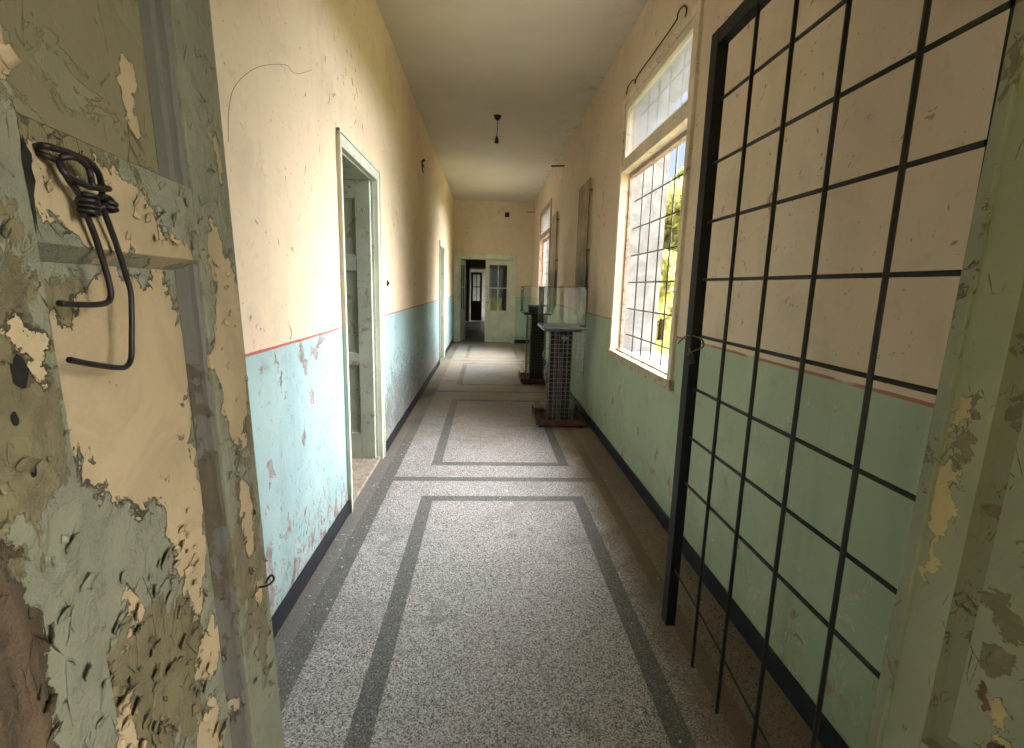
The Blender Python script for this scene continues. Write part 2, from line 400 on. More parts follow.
def make_plaster(name, a, b, bd=.008):
    m = Mat(name, .9, .1); n = m.noise(6, 7, .68, .4)
    c = m.mix(n.ss(.35, .65), a, b); c = m.mix(m.noise(22, 5, .65).ss(.62, .72) * .6, c, tuple(v * .5 for v in b))
    m.color(c); m.bump(n + m.noise(30, 5) * .4, 1.0, bd); return m.m
MAT_REVEAL = make_plaster('lime_plaster_reveal', (0.31, 0.307, 0.304), (0.22, 0.215, 0.21))
MAT_OUTER = make_plaster('outer_render', (0.62, 0.61, 0.58), (0.45, 0.44, 0.42))
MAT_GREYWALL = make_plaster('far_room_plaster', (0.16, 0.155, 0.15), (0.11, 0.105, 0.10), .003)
MAT_SIDEROOM = make_plaster('side_room_plaster', (0.45, 0.40, 0.32), (0.36, 0.32, 0.26), .003)
MAT_BRIGHT = make_plaster('sunny_corridor_plaster', (0.70, 0.66, 0.60), (0.55, 0.52, 0.47), .003)
MAT_BASE = simple('black_skirting_paint', (0.022, 0.024, 0.034), .5, var=.2, bump=.001)
MAT_IRON = simple('black_gate_iron', (0.010, 0.010, 0.010), .6, .0, .25, var=.2, scale=40, bump=.0006)
MAT_ROD = simple('dark_rod_iron', (0.030, 0.027, 0.024), .5, .3, .4, var=.2, scale=30)
MAT_WIRE = simple('rusty_dark_wire', (0.018, 0.012, 0.010), .5, .3, .5, var=.2, scale=60, bump=.0004)
MAT_GALV = simple('galvanised_mesh', (0.40, 0.39, 0.38), .45, .6, .5, var=.2, scale=30)
MAT_GALV_D = simple('tarnished_mesh', (0.17, 0.14, 0.11), .6, .4, .4, var=.2, scale=30)
MAT_TRAYM = simple('brushed_tray_metal', (0.30, 0.31, 0.33), .35, .8, .5, var=.12, scale=20)
MAT_BASEWOOD = simple('red_brown_plinth_wood', (0.115, 0.055, 0.035), .6, var=.25, scale=14, bump=.001)
MAT_COLWOOD = simple('column_dark_wood', (0.045, 0.034, 0.027), .7, var=.3, scale=10, bump=.001)
MAT_COLGREY = simple('column_grey_slats', (0.13, 0.115, 0.10), .7, var=.25, scale=10, bump=.001)
MAT_BLACK = simple('black_plastic', (0.012, 0.011, 0.010), .4, var=.2)
MAT_DARKDOOR = simple('dark_brown_door', (0.035, 0.025, 0.018), .5, var=.25)
MAT_PLANK = simple('bare_threshold_plank', (0.42, 0.36, 0.29), .8, var=.2, scale=20, bump=.002)
MAT_FLAKE_G = simple('flake_green', (0.25, 0.27, 0.19), .6, var=.2, scale=20)
MAT_FLAKE_W = simple('flake_pale', (0.50, 0.50, 0.47), .7, var=.2, scale=20)
MAT_DIRT = simple('crumbled_plaster', (0.20, 0.13, 0.075), .95, var=.3, scale=50)
MAT_SOIL_PATH = make_plaster('garden_path', (0.42, 0.40, 0.36), (0.35, 0.33, 0.29), .01)

def make_ground():
    m = Mat('dry_grass_ground', .95, .1); n = m.noise(.6, 6, .6); n2 = m.noise(9, 6, .7, .4)
    c = m.mix(n.ss(.4, .6), (0.27, 0.245, 0.055), (0.21, 0.22, 0.05)); c = m.mix(n2.ss(.5, .66), c, (0.33, 0.28, 0.10))
    m.color(c); m.bump(n2, 1., .05); return m.m
MAT_GROUND = make_ground()
def make_leaf(name, a, b):
    m = Mat(name, .6, .2)
    oi = m.t.nodes.new('ShaderNodeNewGeometry')
    r = X(m.t, oi.outputs['Random Per Island'])
    c = m.mix(r, a, b); m.color(c)
    tr = m.t.nodes.new('ShaderNodeBsdfTranslucent'); m.t.links.new(c, tr.inputs[0])
    mx = m.t.nodes.new('ShaderNodeMixShader'); mx.inputs[0].default_value = .4
    m.t.links.new(m.b.outputs[0], mx.inputs[1]); m.t.links.new(tr.outputs[0], mx.inputs[2]); m.t.links.new(mx.outputs[0], m.out.inputs[0])
    return m.m
MAT_LEAF = make_leaf('sunlit_foliage', (0.46, 0.46, 0.16), (0.66, 0.62, 0.30))
MAT_LEAF2 = make_leaf('hedge_foliage', (0.32, 0.38, 0.13), (0.52, 0.54, 0.24))
MAT_BARK = simple('bark', (0.16, 0.12, 0.08), .9, var=.3, bump=.01)

def make_glass(name, tint, refl, dirt=0.0, dirtc=(.8, .8, .8), rough=.02):
    m = bpy.data.materials.new(name); m.use_nodes = True; t = m.node_tree; t.nodes.clear()
    o = t.nodes.new('ShaderNodeOutputMaterial'); tr = t.nodes.new('ShaderNodeBsdfTransparent'); gl = t.nodes.new('ShaderNodeBsdfGlossy')
    tr.inputs[0].default_value = (*tint, 1); gl.inputs['Roughness'].default_value = rough; gl.inputs[0].default_value = (1, 1, 1, 1)
    lw = t.nodes.new('ShaderNodeFresnel'); lw.inputs[0].default_value = 1.5
    mu = t.nodes.new('ShaderNodeMath'); mu.operation = 'MULTIPLY_ADD'; mu.inputs[1].default_value = refl; mu.inputs[2].default_value = 0.0
    t.links.new(lw.outputs[0], mu.inputs[0])
    mx = t.nodes.new('ShaderNodeMixShader'); t.links.new(mu.outputs[0], mx.inputs[0]); t.links.new(tr.outputs[0], mx.inputs[1]); t.links.new(gl.outputs[0], mx.inputs[2])
    last = mx
    if dirt > 0:
        tc = t.nodes.new('ShaderNodeTexCoord'); n = t.nodes.new('ShaderNodeTexNoise'); n.inputs['Scale'].default_value = 3.5; n.inputs['Detail'].default_value = 6
        t.links.new(tc.outputs['Object'], n.inputs['Vector'])
        mr = t.nodes.new('ShaderNodeMapRange'); mr.inputs['From Min'].default_value = .3; mr.inputs['From Max'].default_value = .7
        mr.inputs['To Min'].default_value = dirt * .45; mr.inputs['To Max'].default_value = dirt
        t.links.new(n.outputs[0], mr.inputs['Value'])
        df = t.nodes.new('ShaderNodeBsdfDiffuse'); df.inputs[0].default_value = (*dirtc, 1)
        tl = t.nodes.new('ShaderNodeBsdfTranslucent'); tl.inputs[0].default_value = (*dirtc, 1)
        m2 = t.nodes.new('ShaderNodeMixShader'); m2.inputs[0].default_value = .6
        t.links.new(df.outputs[0], m2.inputs[1]); t.links.new(tl.outputs[0], m2.inputs[2])
        m3 = t.nodes.new('ShaderNodeMixShader'); t.links.new(mr.outputs[0], m3.inputs[0]); t.links.new(mx.outputs[0], m3.inputs[1]); t.links.new(m2.outputs[0], m3.inputs[2])
        last = m3
    t.links.new(last.outputs[0], o.inputs[0])
    return m
MAT_GLASS = make_glass('vitrine_glass', (.965, .98, .972), .8, .06, (.6, .66, .63))
MAT_GEDGE = make_glass('glass_edge_green', (.30, .38, .34), .8, .25, (.18, .24, .21))
MAT_PANE = make_glass('window_pane_dusty', (.93, .96, 1.0), .6, .06, (.60, .60, .60))
MAT_DOORPANE = make_glass('door_pane', (.62, .64, .60), .9, .22, (.45, .45, .40))
MAT_ACRYLIC = make_glass('clear_acrylic', (.96, .96, .94), .10, .75, (.68, .62, .51), .2)

# ------------------------------------------------------------------ mesh helpers
def box(bm, x0, x1, y0, y1, z0, z1, mi=0):
    if x0 > x1: x0, x1 = x1, x0
    if y0 > y1: y0, y1 = y1, y0
    if z0 > z1: z0, z1 = z1, z0
    v = [bm.verts.new(p) for p in ((x0, y0, z0), (x1, y0, z0), (x1, y1, z0), (x0, y1, z0), (x0, y0, z1), (x1, y0, z1), (x1, y1, z1), (x0, y1, z1))]
    for f in ((3, 2, 1, 0), (4, 5, 6, 7), (0, 1, 5, 4), (1, 2, 6, 5), (2, 3, 7, 6), (3, 0, 4, 7)):
        fc = bm.faces.new([v[i] for i in f]); fc.material_index = mi
    return v
def tube(bm, pts, r, n=8, caps=True):
    pts = [Vector(p) for p in pts]; rings = []
    rr = r if isinstance(r, (list, tuple)) else [r] * len(pts)
    prev = None
    for i, p in enumerate(pts):
        t = (pts[min(i + 1, len(pts) - 1)] - pts[max(i - 1, 0)]).normalized()
        if prev is None:
            a = Vector((0, 0, 1)) if abs(t.z) < .9 else Vector((1, 0, 0))
            u = t.cross(a).normalized()
        else:
            u = (prev - t * prev.dot(t)).normalized()
        prev = u; w = t.cross(u)
        rings.append([bm.verts.new(p + (u * math.cos(2 * math.pi * k / n) + w * math.sin(2 * math.pi * k / n)) * rr[i]) for k in range(n)])
    for a, b in zip(rings, rings[1:]):
        for k in range(n):
            f = bm.faces.new((a[k], a[(k + 1) % n], b[(k + 1) % n], b[k])); f.smooth = True
    if caps:
        bm.faces.new(rings[0][::-1]); bm.faces.new(rings[-1])
def smooth_path(pts, sub=6):
    pts = [Vector(p) for p in pts]; out = []
    for i in range(len(pts) - 1):
        p0 = pts[max(i - 1, 0)]; p1 = pts[i]; p2 = pts[i + 1]; p3 = pts[min(i + 2, len(pts) - 1)]
        for k in range(sub):
            t = k / sub
            out.append(.5 * ((2 * p1) + (p2 - p0) * t + (2 * p0 - 5 * p1 + 4 * p2 - p3) * t * t + (3 * p1 - p0 - 3 * p2 + p3) * t ** 3))
    out.append(pts[-1]); return out
def lathe(bm, prof, c=(0, 0, 0), n=20):
    rings = []
    for r, z in prof:
        rings.append([bm.verts.new((c[0] + r * math.cos(2 * math.pi * k / n), c[1] + r * math.sin(2 * math.pi * k / n), c[2] + z)) for k in range(n)])
    for a, b in zip(rings, rings[1:]):
        for k in range(n):
            f = bm.faces.new((a[k], a[(k + 1) % n], b[(k + 1) % n], b[k])); f.smooth = True
    bm.faces.new(rings[0][::-1]); bm.faces.new(rings[-1])
def obj(name, bm, mats, parent=None, bevel=0.0, recalc=True):
    if recalc: bmesh.ops.recalc_face_normals(bm, faces=bm.faces[:])
    me = bpy.data.meshes.new(name); bm.to_mesh(me); bm.free()
    if not isinstance(mats, (list, tuple)): mats = [mats]
    for m in mats: me.materials.append(m)
    o = bpy.data.objects.new(name, me); COL.objects.link(o)
    if parent: o.parent = parent
    if bevel:
        md = o.modifiers.new('bevel', 'BEVEL'); md.width = bevel; md.segments = 2; md.limit_method = 'ANGLE'
    return o
def boxes(name, lst, mat, parent=None, bevel=0.0):
    bm = bmesh.new()
    for b in lst: box(bm, *b)
    return obj(name, bm, mat, parent, bevel)
def thing(name, label, cat, loc=(0, 0, 0), rotz=0, group=None):
    o = bpy.data.objects.new(name, None); COL.objects.link(o); o.empty_display_size = .1
    o.location = loc; o.rotation_euler = (0, 0, rotz); o['label'] = label; o['category'] = cat
    if group: o['group'] = group
    return o
def tag(o, label, cat, group=None, kind=None):
    o['label'] = label; o['category'] = cat
    if group: o['group'] = group
    if kind: o['kind'] = kind
    return o
def struct(o, label=None, cat=None):
    o['kind'] = 'structure'
    if label: o['label'] = label
    if cat: o['category'] = cat
    return o
def sroot(name, loc=(0, 0, 0), rotz=0, label=None, cat=None):
    o = bpy.data.objects.new(name, None); COL.objects.link(o); o.empty_display_size = .1
    o.location = loc; o.rotation_euler = (0, 0, rotz); return struct(o, label, cat)

def wall_bm(a0, a1, z0, z1, t0, t1, holes, axis):
    """solid wall along axis ('y' or 'x'), thickness t0..t1, rectangular holes (a0,a1,z0,z1)"""
    bm = bmesh.new()
    As = sorted({a0, a1, *[h[0] for h in holes], *[h[1] for h in holes]}); As = [a for a in As if a0 <= a <= a1]
    for i in range(len(As) - 1):
        A, B = As[i], As[i + 1]; mid = (A + B) / 2
        hs = sorted([h for h in holes if h[0] < mid < h[1]], key=lambda h: h[2])
        z = z0
        spans = []
        for h in hs:
            if h[2] > z: spans.append((z, h[2]))
            z = h[3]
        if z < z1: spans.append((z, z1))
        for s0, s1 in spans:
            if axis == 'y': box(bm, t0, t1, A, B, s0, s1)
            else: box(bm, A, B, t0, t1, s0, s1)
    return bm

# ------------------------------------------------------------------ shell
YB = 21.4      # far wall of the room beyond
def struct_box(name, lst, mat): return struct(boxes(name, lst, mat))
struct_box('floor', [(-2.2, 2.0, -2.8, YF + .15, -.12, 0)], MAT_FLOOR)
struct_box('ceiling', [(-1.3, XR + WT, Y0, YF + .15, H, H + .2)], MAT_CEIL)
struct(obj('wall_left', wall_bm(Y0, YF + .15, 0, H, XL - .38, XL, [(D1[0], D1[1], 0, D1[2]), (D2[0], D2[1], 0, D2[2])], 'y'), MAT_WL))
struct(obj('wall_right', wall_bm(Y0, YF + .15, 0, H, XR, XR + .05, [W1, W2], 'y'), MAT_WR))
struct(obj('wall_outer', wall_bm(Y0, YF + .15, -.3, H + .2, XR + .05, XR + WT, [W1, W2], 'y'), [MAT_REVEAL]))
struct(obj('wall_far', wall_bm(XL, XR, 0, H, YF, YF + .15, [(D3[0], D3[1], 0, D3[2])], 'x'), MAT_WF))
# near partition with the doorway the camera looks through
struct(obj('wall_near', wall_bm(-2.2, 2.0, 0, H, Y0, Y1, [(-.47, .93, 0, 2.5)], 'x'), MAT_WF))
# unseen lobby around the camera, window and back opening added to light the leaves
struct_box('ceiling_unseen_lobby', [(-2.2, 2.0, -2.8, Y0, 2.9, 3.1)], MAT_CEIL)
struct_box('wall_unseen_lobby_left', [(-2.35, -2.2, -2.8, Y1, 0, 3.1)], MAT_WF)
struct(obj('wall_unseen_lobby_right', wall_bm(-2.8, Y1, 0, 3.1, 2.0, 2.15, [(-1.25, -.15, 1.2, 2.5)], 'y'), MAT_WF))  # made-up window opening, lets the sky glow reach the left leaf
portal('window_portal', (2.16, -.7, 1.85), 1.1, 1.3, (-1, 0, 0))  # sampling portal of the added lobby window
struct(obj('wall_unseen_lobby_back', wall_bm(-2.35, 2.15, 0, 3.1, -2.95, -2.8, [(-1.1, 1.1, 0, 2.5)], 'x'), MAT_WF))  # unseen opening left in the back wall for sky light onto the leaves
portal('added_lobby_opening_portal', (0, -2.97, 1.25), 2.2, 2.5, (0, 1, 0))

# baseboards (painted skirting bands)
def baseboard(name, parts):
    struct(boxes(name, parts, MAT_BASE, bevel=.003))
BH = .095
baseboard('baseboard_left', [(XL, XL + .012, Y1, D1[0] - .055, 0, BH), (XL, XL + .012, D1[1] + .06, D2[0] - .06, 0, BH), (XL, XL + .012, D2[1] + .06, YF, 0, BH)])
baseboard('baseboard_right', [(XR - .014, XR, Y1, YF, 0, BH)])
baseboard('baseboard_far', [(D3[1] + .1, XR - .014, YF - .012, YF, 0, BH)])

# ------------------------------------------------------------------ near doorway frame
t1 = struct(boxes('trim_1', [(-.45, -.380, .765, .80, 0, 2.5)], MAT_NFRAME, bevel=.003), 'narrow peeling green door post behind the left open leaf', 'door frame')
t2 = struct(boxes('trim_2', [(.778, .86, .775, .80, 0, 2.5)], MAT_NFRAME, bevel=.003), 'narrow peeling green door post where the black gate hangs', 'door frame')
struct(boxes('trim_3', [(-.45, .86, .765, .828, 2.5, 2.6)], MAT_NFRAME, bevel=.003))

def lean(o, px, py, deg):
    # sagging joinery: lean about a pivot at eye height on the hinge line
    piv = Vector((px, py, 1.35)); o_m = Matrix.Translation(o.location) @ o.rotation_euler.to_matrix().to_4x4()
    m = Matrix.Translation(piv) @ Matrix.Rotation(math.radians(deg), 4, 'Y') @ Matrix.Translation(-piv) @ o_m
    o.location = m.to_translation(); o.rotation_euler = m.to_euler()
# panelled leaf builder: local x from hinge to free edge, front face at y=0 (towards +y), z up
def bevel_strip(bm, x0, z0, x1, z1, w, d):
    """picture-frame moulding inside the rectangle x0..x1, z0..z1, sloping from y=0 to y=-d over width w"""
    o = [(x0, z0), (x1, z0), (x1, z1), (x0, z1)]; i = [(x0 + w, z0 + w), (x1 - w, z0 + w), (x1 - w, z1 - w), (x0 + w, z1 - w)]
    m1 = [(x0 + w * .25, z0 + w * .25), (x1 - w * .25, z0 + w * .25), (x1 - w * .25, z1 - w * .25), (x0 + w * .25, z1 - w * .25)]
    ov = [bm.verts.new((a, -.002, b)) for a, b in o]; mv = [bm.verts.new((a, -d * .75, b)) for a, b in m1]; iv = [bm.verts.new((a, -d, b)) for a, b in i]
    bk = [bm.verts.new((a, -d - .004, b)) for a, b in o]
    for k in range(4):
        j = (k + 1) % 4
        bm.faces.new((ov[k], ov[j], mv[j], mv[k])); bm.faces.new((mv[k], mv[j], iv[j], iv[k]))
        bm.faces.new((bk[k], bk[j], ov[j], ov[k])); bm.faces.new((iv[k], iv[j], bk[j], bk[k]))
def flakes(name, n, region, mat, parent, smin, smax, rnd, bias=None):
    """curled paint flakes standing off a face lying in the plane y=0"""
    bm = bmesh.new()
    for _ in range(n):
        for _t in range(30):
            x = rnd.uniform(region[0], region[1]); z = rnd.uniform(region[2], region[3])
            if bias is None or rnd.random() < bias(x, z): break
        s = rnd.uniform(smin, smax); a = rnd.uniform(0, 2 * math.pi) if rnd.random() < .4 else rnd.gauss(math.pi / 2, .5)
        curl = rnd.uniform(.5, 1.6); tilt = rnd.uniform(.1, .45); w = s * rnd.uniform(.5, 1.3)
        ca, sa = math.cos(a), math.sin(a)
        y0 = region[4]
        grid = []
        for i in range(5):
            u = i / 4; row = []
            ang = tilt + curl * u
            du = s * u * math.cos(ang * .6); dy = s * u * math.sin(ang * .6) * .55 * 1.0
            for j in range(4):
                v = (j / 3 - .5) * w * (1 - .35 * u * rnd.random()) + rnd.uniform(-.08, .08) * w
                lx = du + rnd.uniform(-.05, .05) * s
                row.append(bm.verts.new((x + lx * ca - v * sa, y0 + .0006 + dy, z + lx * sa + v * ca)))
            grid.append(row)
        for i in range(4):
            for j in range(3):
                f = bm.faces.new((grid[i][j], grid[i + 1][j], grid[i + 1][j + 1], grid[i][j + 1])); f.smooth = True
    o = obj(name, bm, mat, parent, recalc=False)
    md = o.modifiers.new('thick', 'SOLIDIFY'); md.thickness = .0007
    o['kind'] = 'stuff'
    return o

lean(t1, -.376, .78, -1.76); lean(t2, .779, .80, 1.3)
# ---- left leaf
dL = Vector((-74.05, 508.39)).normalized()
LX, LY = -.372, .780
aL = math.atan2(-dL.y, -dL.x)
door4 = sroot('door_4', (LX, LY, 0), aL, 'peeling olive green panelled door leaf open at the left edge, twisted wire through it', 'door')
TK = .045; LH = 2.42; LWd = .535; S1, S2 = .127, .405
boxes('hinge_stile', [(0, S1, -TK, 0, .02, LH)], MAT_NL_STILE, door4, .002)
boxes('free_stile', [(S2, LWd, -TK, 0, .02, LH)], MAT_NL_FREE, door4, .002)
boxes('lock_rail', [(S1, S2, -TK, -.001, 1.520, 1.607)], MAT_NL_RAIL, door4, .0015)
boxes('top_rail', [(S1, S2, -TK, -.001, LH - .13, LH)], MAT_NL_RAIL, door4, .0015)
boxes('bottom_rail', [(S1, S2, -TK, -.001, .02, .22)], MAT_NL_RAIL, door4, .0015)
boxes('upper_panel', [(S1, S2, -.035, -.020, 1.607, LH - .13)], MAT_NL_TOP, door4)
boxes('lower_panel', [(S1, S2, -.035, -.020, .22, 1.520)], MAT_NL_PANEL, door4)
def side_moulding(name, z0, z1, w, par):
    # moulded strip down the hinge side and a thin chamfer under and over the rails
    bm = bmesh.new()
    prof = [(S1 - .002, -.003), (S1 + w * .12, -.0085), (S1 + w * .55, -.0100), (S1 + w * .62, -.0145), (S1 + w, -.0195), (S1 + w, -.024), (S1 - .002, -.024)]
    n = 60; rings = []
    for k in range(n + 1):
        z = z0 + (z1 - z0) * k / n
        rings.append([bm.verts.new((x + mnoise.noise((x * 40, z * 22, 3)) * .0012, y + mnoise.noise((x * 60, z * 35, 7)) * .0012, z)) for x, y in prof])
    for a, b in zip(rings, rings[1:]):
        for q in range(len(prof)): bm.faces.new((a[q], a[(q + 1) % len(prof)], b[(q + 1) % len(prof)], b[q]))
    bm.faces.new(rings[0][::-1]); bm.faces.new(rings[-1])
    return obj(name, bm, MAT_NL_BEV, par)
side_moulding('upper_moulding', 1.607, LH - .13, .036, door4)
side_moulding('lower_moulding', .22, 1.520, .027, door4)
bm = bmesh.new()
for za, zb in ((1.520, 1.508), (1.607, 1.613)):
    v = [bm.verts.new(p) for p in ((S1, -.0015, za), (S2, -.0015, za), (S2, -.0205, zb), (S1, -.0205, zb), (S1, -.0205, za), (S2, -.0205, za))]
    bm.faces.new((v[0], v[1], v[2], v[3])); bm.faces.new((v[0], v[3], v[4])); bm.faces.new((v[1], v[5], v[2])); bm.faces.new((v[0], v[4], v[5], v[1])); bm.faces.new((v[3], v[2], v[5], v[4]))
obj('rail_chamfer', bm, MAT_NL_RAIL, door4)
rf = random.Random(3)
flakes('paint_flakes', 150, (.17, .39, .86, 1.25, -.0195), MAT_NL_PANEL, door4, .005, .017, rf, lambda x, z: 1 if z < 1.2 else .3)
flakes('paint_flakes', 60, (.005, .12, .8, 1.8, 0.0), MAT_NL_STILE, door4, .004, .013, rf)
flakes('paint_flakes', 45, (.41, .5, 1.1, 1.75, 0.0), MAT_NL_FREE, door4, .005, .02, rf)
flakes('paint_flakes', 30, (.14, .39, 1.53, 1.60, -.001), MAT_NL_RAIL, door4, .004, .014, rf)
# small bent hook on the hinge stile
bm = bmesh.new(); tube(bm, smooth_path([(.045, -.004, 1.018), (.043, .012, 1.018), (.034, .020, 1.021), (.026, .016, 1.025), (.026, .010, 1.021), (.034, .008, 1.017)], 5), .0018, 8)
obj('hook', bm, MAT_WIRE, door4)
# dark keyhole and screw holes in the free stile: flat black faces painting the dark inside
bm = bmesh.new()
for hx, hz, r in ((.444, 1.433, .008), (.455, 1.404, .0035), (.4475, 1.365, .003)):
    ring = [bm.verts.new((hx + r * math.cos(k * math.pi / 6) * (.8 + .3 * rf.random()), .0008, hz + 1.5 * r * math.sin(k * math.pi / 6) * (.8 + .3 * rf.random()))) for k in range(12)]
    bm.faces.new(ring)
ring = [bm.verts.new((.405 + a, .0008, 1.575 + b)) for a, b in ((.000, .018), (-.003, .010), (-.0065, .006), (-.004, -.004), (-.006, -.012), (-.002, -.022), (.000, -.050), (.003, -.020), (.004, .000))]
bm.faces.new(ring)
obj('keyhole_black_faces', bm, MAT_BLACK, door4)

lean(door4, LX, LY, -1.76)
# ---- the twisted wire through the leaf (a thing of its own)
bm = bmesh.new()
R = .0024
WIRE_A, WIRE_B, WIRE_C, WIRE_D, WIRE_E = (
    [(-0.3274, 0.3954, 1.5899), (-0.3142, 0.3887, 1.5893), (-0.3136, 0.3978, 1.5897), (-0.3126, 0.4053, 1.5895), (-0.3117, 0.413, 1.5887), (-0.3109, 0.4213, 1.5878), (-0.3108, 0.4286, 1.5843), (-0.3127, 0.4355, 1.5797), (-0.3152, 0.4401, 1.5736), (-0.3186, 0.4446, 1.5657), (-0.3207, 0.447, 1.5557), (-0.3223, 0.4539, 1.5428), (-0.3241, 0.4622, 1.5277), (-0.3258, 0.4727, 1.5005), (-0.3257, 0.4761, 1.4816), (-0.3244, 0.4688, 1.442), (-0.3233, 0.4642, 1.4269), (-0.3219, 0.4562, 1.4208), (-0.3201, 0.4438, 1.4211), (-0.3168, 0.4126, 1.4288), (-0.3136, 0.3854, 1.437)],
    [(-0.3271, 0.3946, 1.5863), (-0.3178, 0.3937, 1.5837), (-0.317, 0.4025, 1.5817), (-0.3163, 0.4059, 1.5755), (-0.3156, 0.4095, 1.5691), (-0.3151, 0.4135, 1.5641), (-0.3157, 0.419, 1.5577), (-0.3183, 0.4249, 1.5487), (-0.3201, 0.4343, 1.5304), (-0.3216, 0.4421, 1.5091), (-0.3216, 0.4455, 1.4942), (-0.3214, 0.4458, 1.4841), (-0.3204, 0.4402, 1.4784), (-0.3186, 0.4288, 1.4767), (-0.3171, 0.4113, 1.477), (-0.3148, 0.3846, 1.4791)],
    [(-0.3151, 0.4023, 1.5845), (-0.3118, 0.4074, 1.5866), (-0.311, 0.4155, 1.5864), (-0.3121, 0.424, 1.5825), (-0.3122, 0.426, 1.5755), (-0.3096, 0.4236, 1.5692), (-0.3096, 0.4306, 1.5682), (-0.3128, 0.445, 1.5707)],
    [(-0.3159, 0.4013, 1.5829), (-0.3111, 0.3976, 1.5753), (-0.3095, 0.402, 1.5707), (-0.3102, 0.4135, 1.5687), (-0.3121, 0.4267, 1.5682), (-0.3157, 0.4437, 1.572)],
    [(-0.3181, 0.4367, 1.5535), (-0.3144, 0.4383, 1.5554), (-0.3147, 0.4468, 1.5583), (-0.3179, 0.454, 1.5617), (-0.321, 0.4544, 1.5649), (-0.3143, 0.4361, 1.5629)])
for pth in (WIRE_A, WIRE_B, WIRE_C, WIRE_D, WIRE_E):
    tube(bm, smooth_path(pth, 5), R, 10)
# tight coils binding the strands
cn, cu = Vector((.989, .144, .03)), Vector((.144, -.99, .004))
for c0, turns, rad in (((-.3165, .4215, 1.5615), 4, .0058), ((-.3175, .4465, 1.5600), 2, .0045)):
    pts = [Vector(c0) + (cu * math.cos(2 * math.pi * k / 12) * rad + cn * (.5 + math.sin(2 * math.pi * k / 12)) * rad) + Vector((0, 0, -.0040 * k / 12)) for k in range(turns * 12 + 1)]
    tube(bm, pts, .0021, 8)
wire = obj('twisted_wire', bm, MAT_WIRE)
tag(wire, 'thick dark rusty wire looped and twisted through the left peeling door leaf', 'wire')

# ---- right leaf (opened towards the camera)
dR = Vector((-193.7, 512.8)).normalized()
aR = math.atan2(-dR.y, -dR.x)
# front face must look towards the camera: mirror by facing -y locally
door5 = sroot('door_5', (.784, .782, 0), aR, 'sage green door leaf with cream worn patches open at the right edge', 'door')
def mir(l): return [(a, b, -d, -c, e, f) for a, b, c, d, e, f in l]
T1, T2 = .062, .42
boxes('hinge_stile', mir([(0.004, T1, -TK, 0, .02, LH)]), MAT_NR, door5, .002)
boxes('free_stile', mir([(T2, T2 + .10, -TK, 0, .02, LH)]), MAT_NR, door5, .002)
boxes('lock_rail', mir([(T1, T2, -TK, -.001, .60, .715)]), MAT_NR, door5, .0015)
boxes('top_rail', mir([(T1, T2, -TK, -.001, LH - .13, LH)]), MAT_NR, door5, .0015)
boxes('bottom_rail', mir([(T1, T2, -TK, -.001, .02, .16)]), MAT_NR, door5, .0015)
boxes('upper_panel', mir([(T1, T2, -.035, -.020, .715, LH - .13)]), MAT_NR, door5)
boxes('lower_panel', mir([(T1, T2, -.035, -.020, .16, .60)]), MAT_NR, door5)
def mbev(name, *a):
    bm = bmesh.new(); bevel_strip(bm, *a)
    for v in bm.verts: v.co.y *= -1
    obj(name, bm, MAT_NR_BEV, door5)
MAT_NR_BEV = peel_layers('right_leaf_moulding_shaded_paint', (0.20, 0.19, 0.125), (0.15, 0.12, 0.07), (0.30, 0.22, 0.12), WD, [], [], t_mid=.60, t_base=.66, sc_=2.0, bump_d=.0015)  # browner tone paints the shadow in the moulding groove
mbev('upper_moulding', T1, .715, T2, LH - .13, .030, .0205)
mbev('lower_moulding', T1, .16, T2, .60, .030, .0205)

lean(door5, .784, .78, 1.3)
# ------------------------------------------------------------------ gate
XG = .791; GY0, GY1 = .802, 1.880
gate = thing('iron_gate', 'tall black iron grille gate swung open along the right green wall', 'gate', (XG, GY0, 0))
def gl(l): return [(a - XG, b - XG, c - GY0, d - GY0, e, f) for a, b, c, d, e, f in l]
boxes('frame_post', gl([(XG - .020, XG + .020, GY1 - .055, GY1, .115, 2.385)]), MAT_IRON, gate, .0015)
boxes('hinge_post', gl([(XG + .010, XG + .030, GY0 + .001, GY0 + .014, .125, 2.385)]), MAT_IRON, gate, .0015)
boxes('top_rail', gl([(XG - .018, XG + .018, GY0, GY1, 2.335, 2.385)]), MAT_IRON, gate, .0015)
def gp(y, z, x=XG): return (x - XG, y - GY0, z)
for y in (1.592, 1.390, 1.180, .960):
    bm = bmesh.new(); tube(bm, [gp(y, 2.34, XG - .005), gp(y, 1.2, XG - .005), gp(y, .122, XG - .005)], .0062, 10)
    obj('vertical_rod', bm, MAT_ROD, gate)
for z in (2.155, 1.948, 1.747, 1.542, 1.335, 1.133, .940, .751):
    bm = bmesh.new(); tube(bm, [gp(GY0 + .007, z, XG + .006), gp(GY1 - .02, z, XG + .006)], .0056, 10)
    obj('horizontal_rod', bm, MAT_ROD, gate)
bm = bmesh.new(); tube(bm, smooth_path([gp(1.84, .368), gp(1.6, .350), gp(1.4, .322), gp(1.15, .283), gp(.86, .240)], 4), .0042, 8)
obj('bent_rod', bm, MAT_ROD, gate)
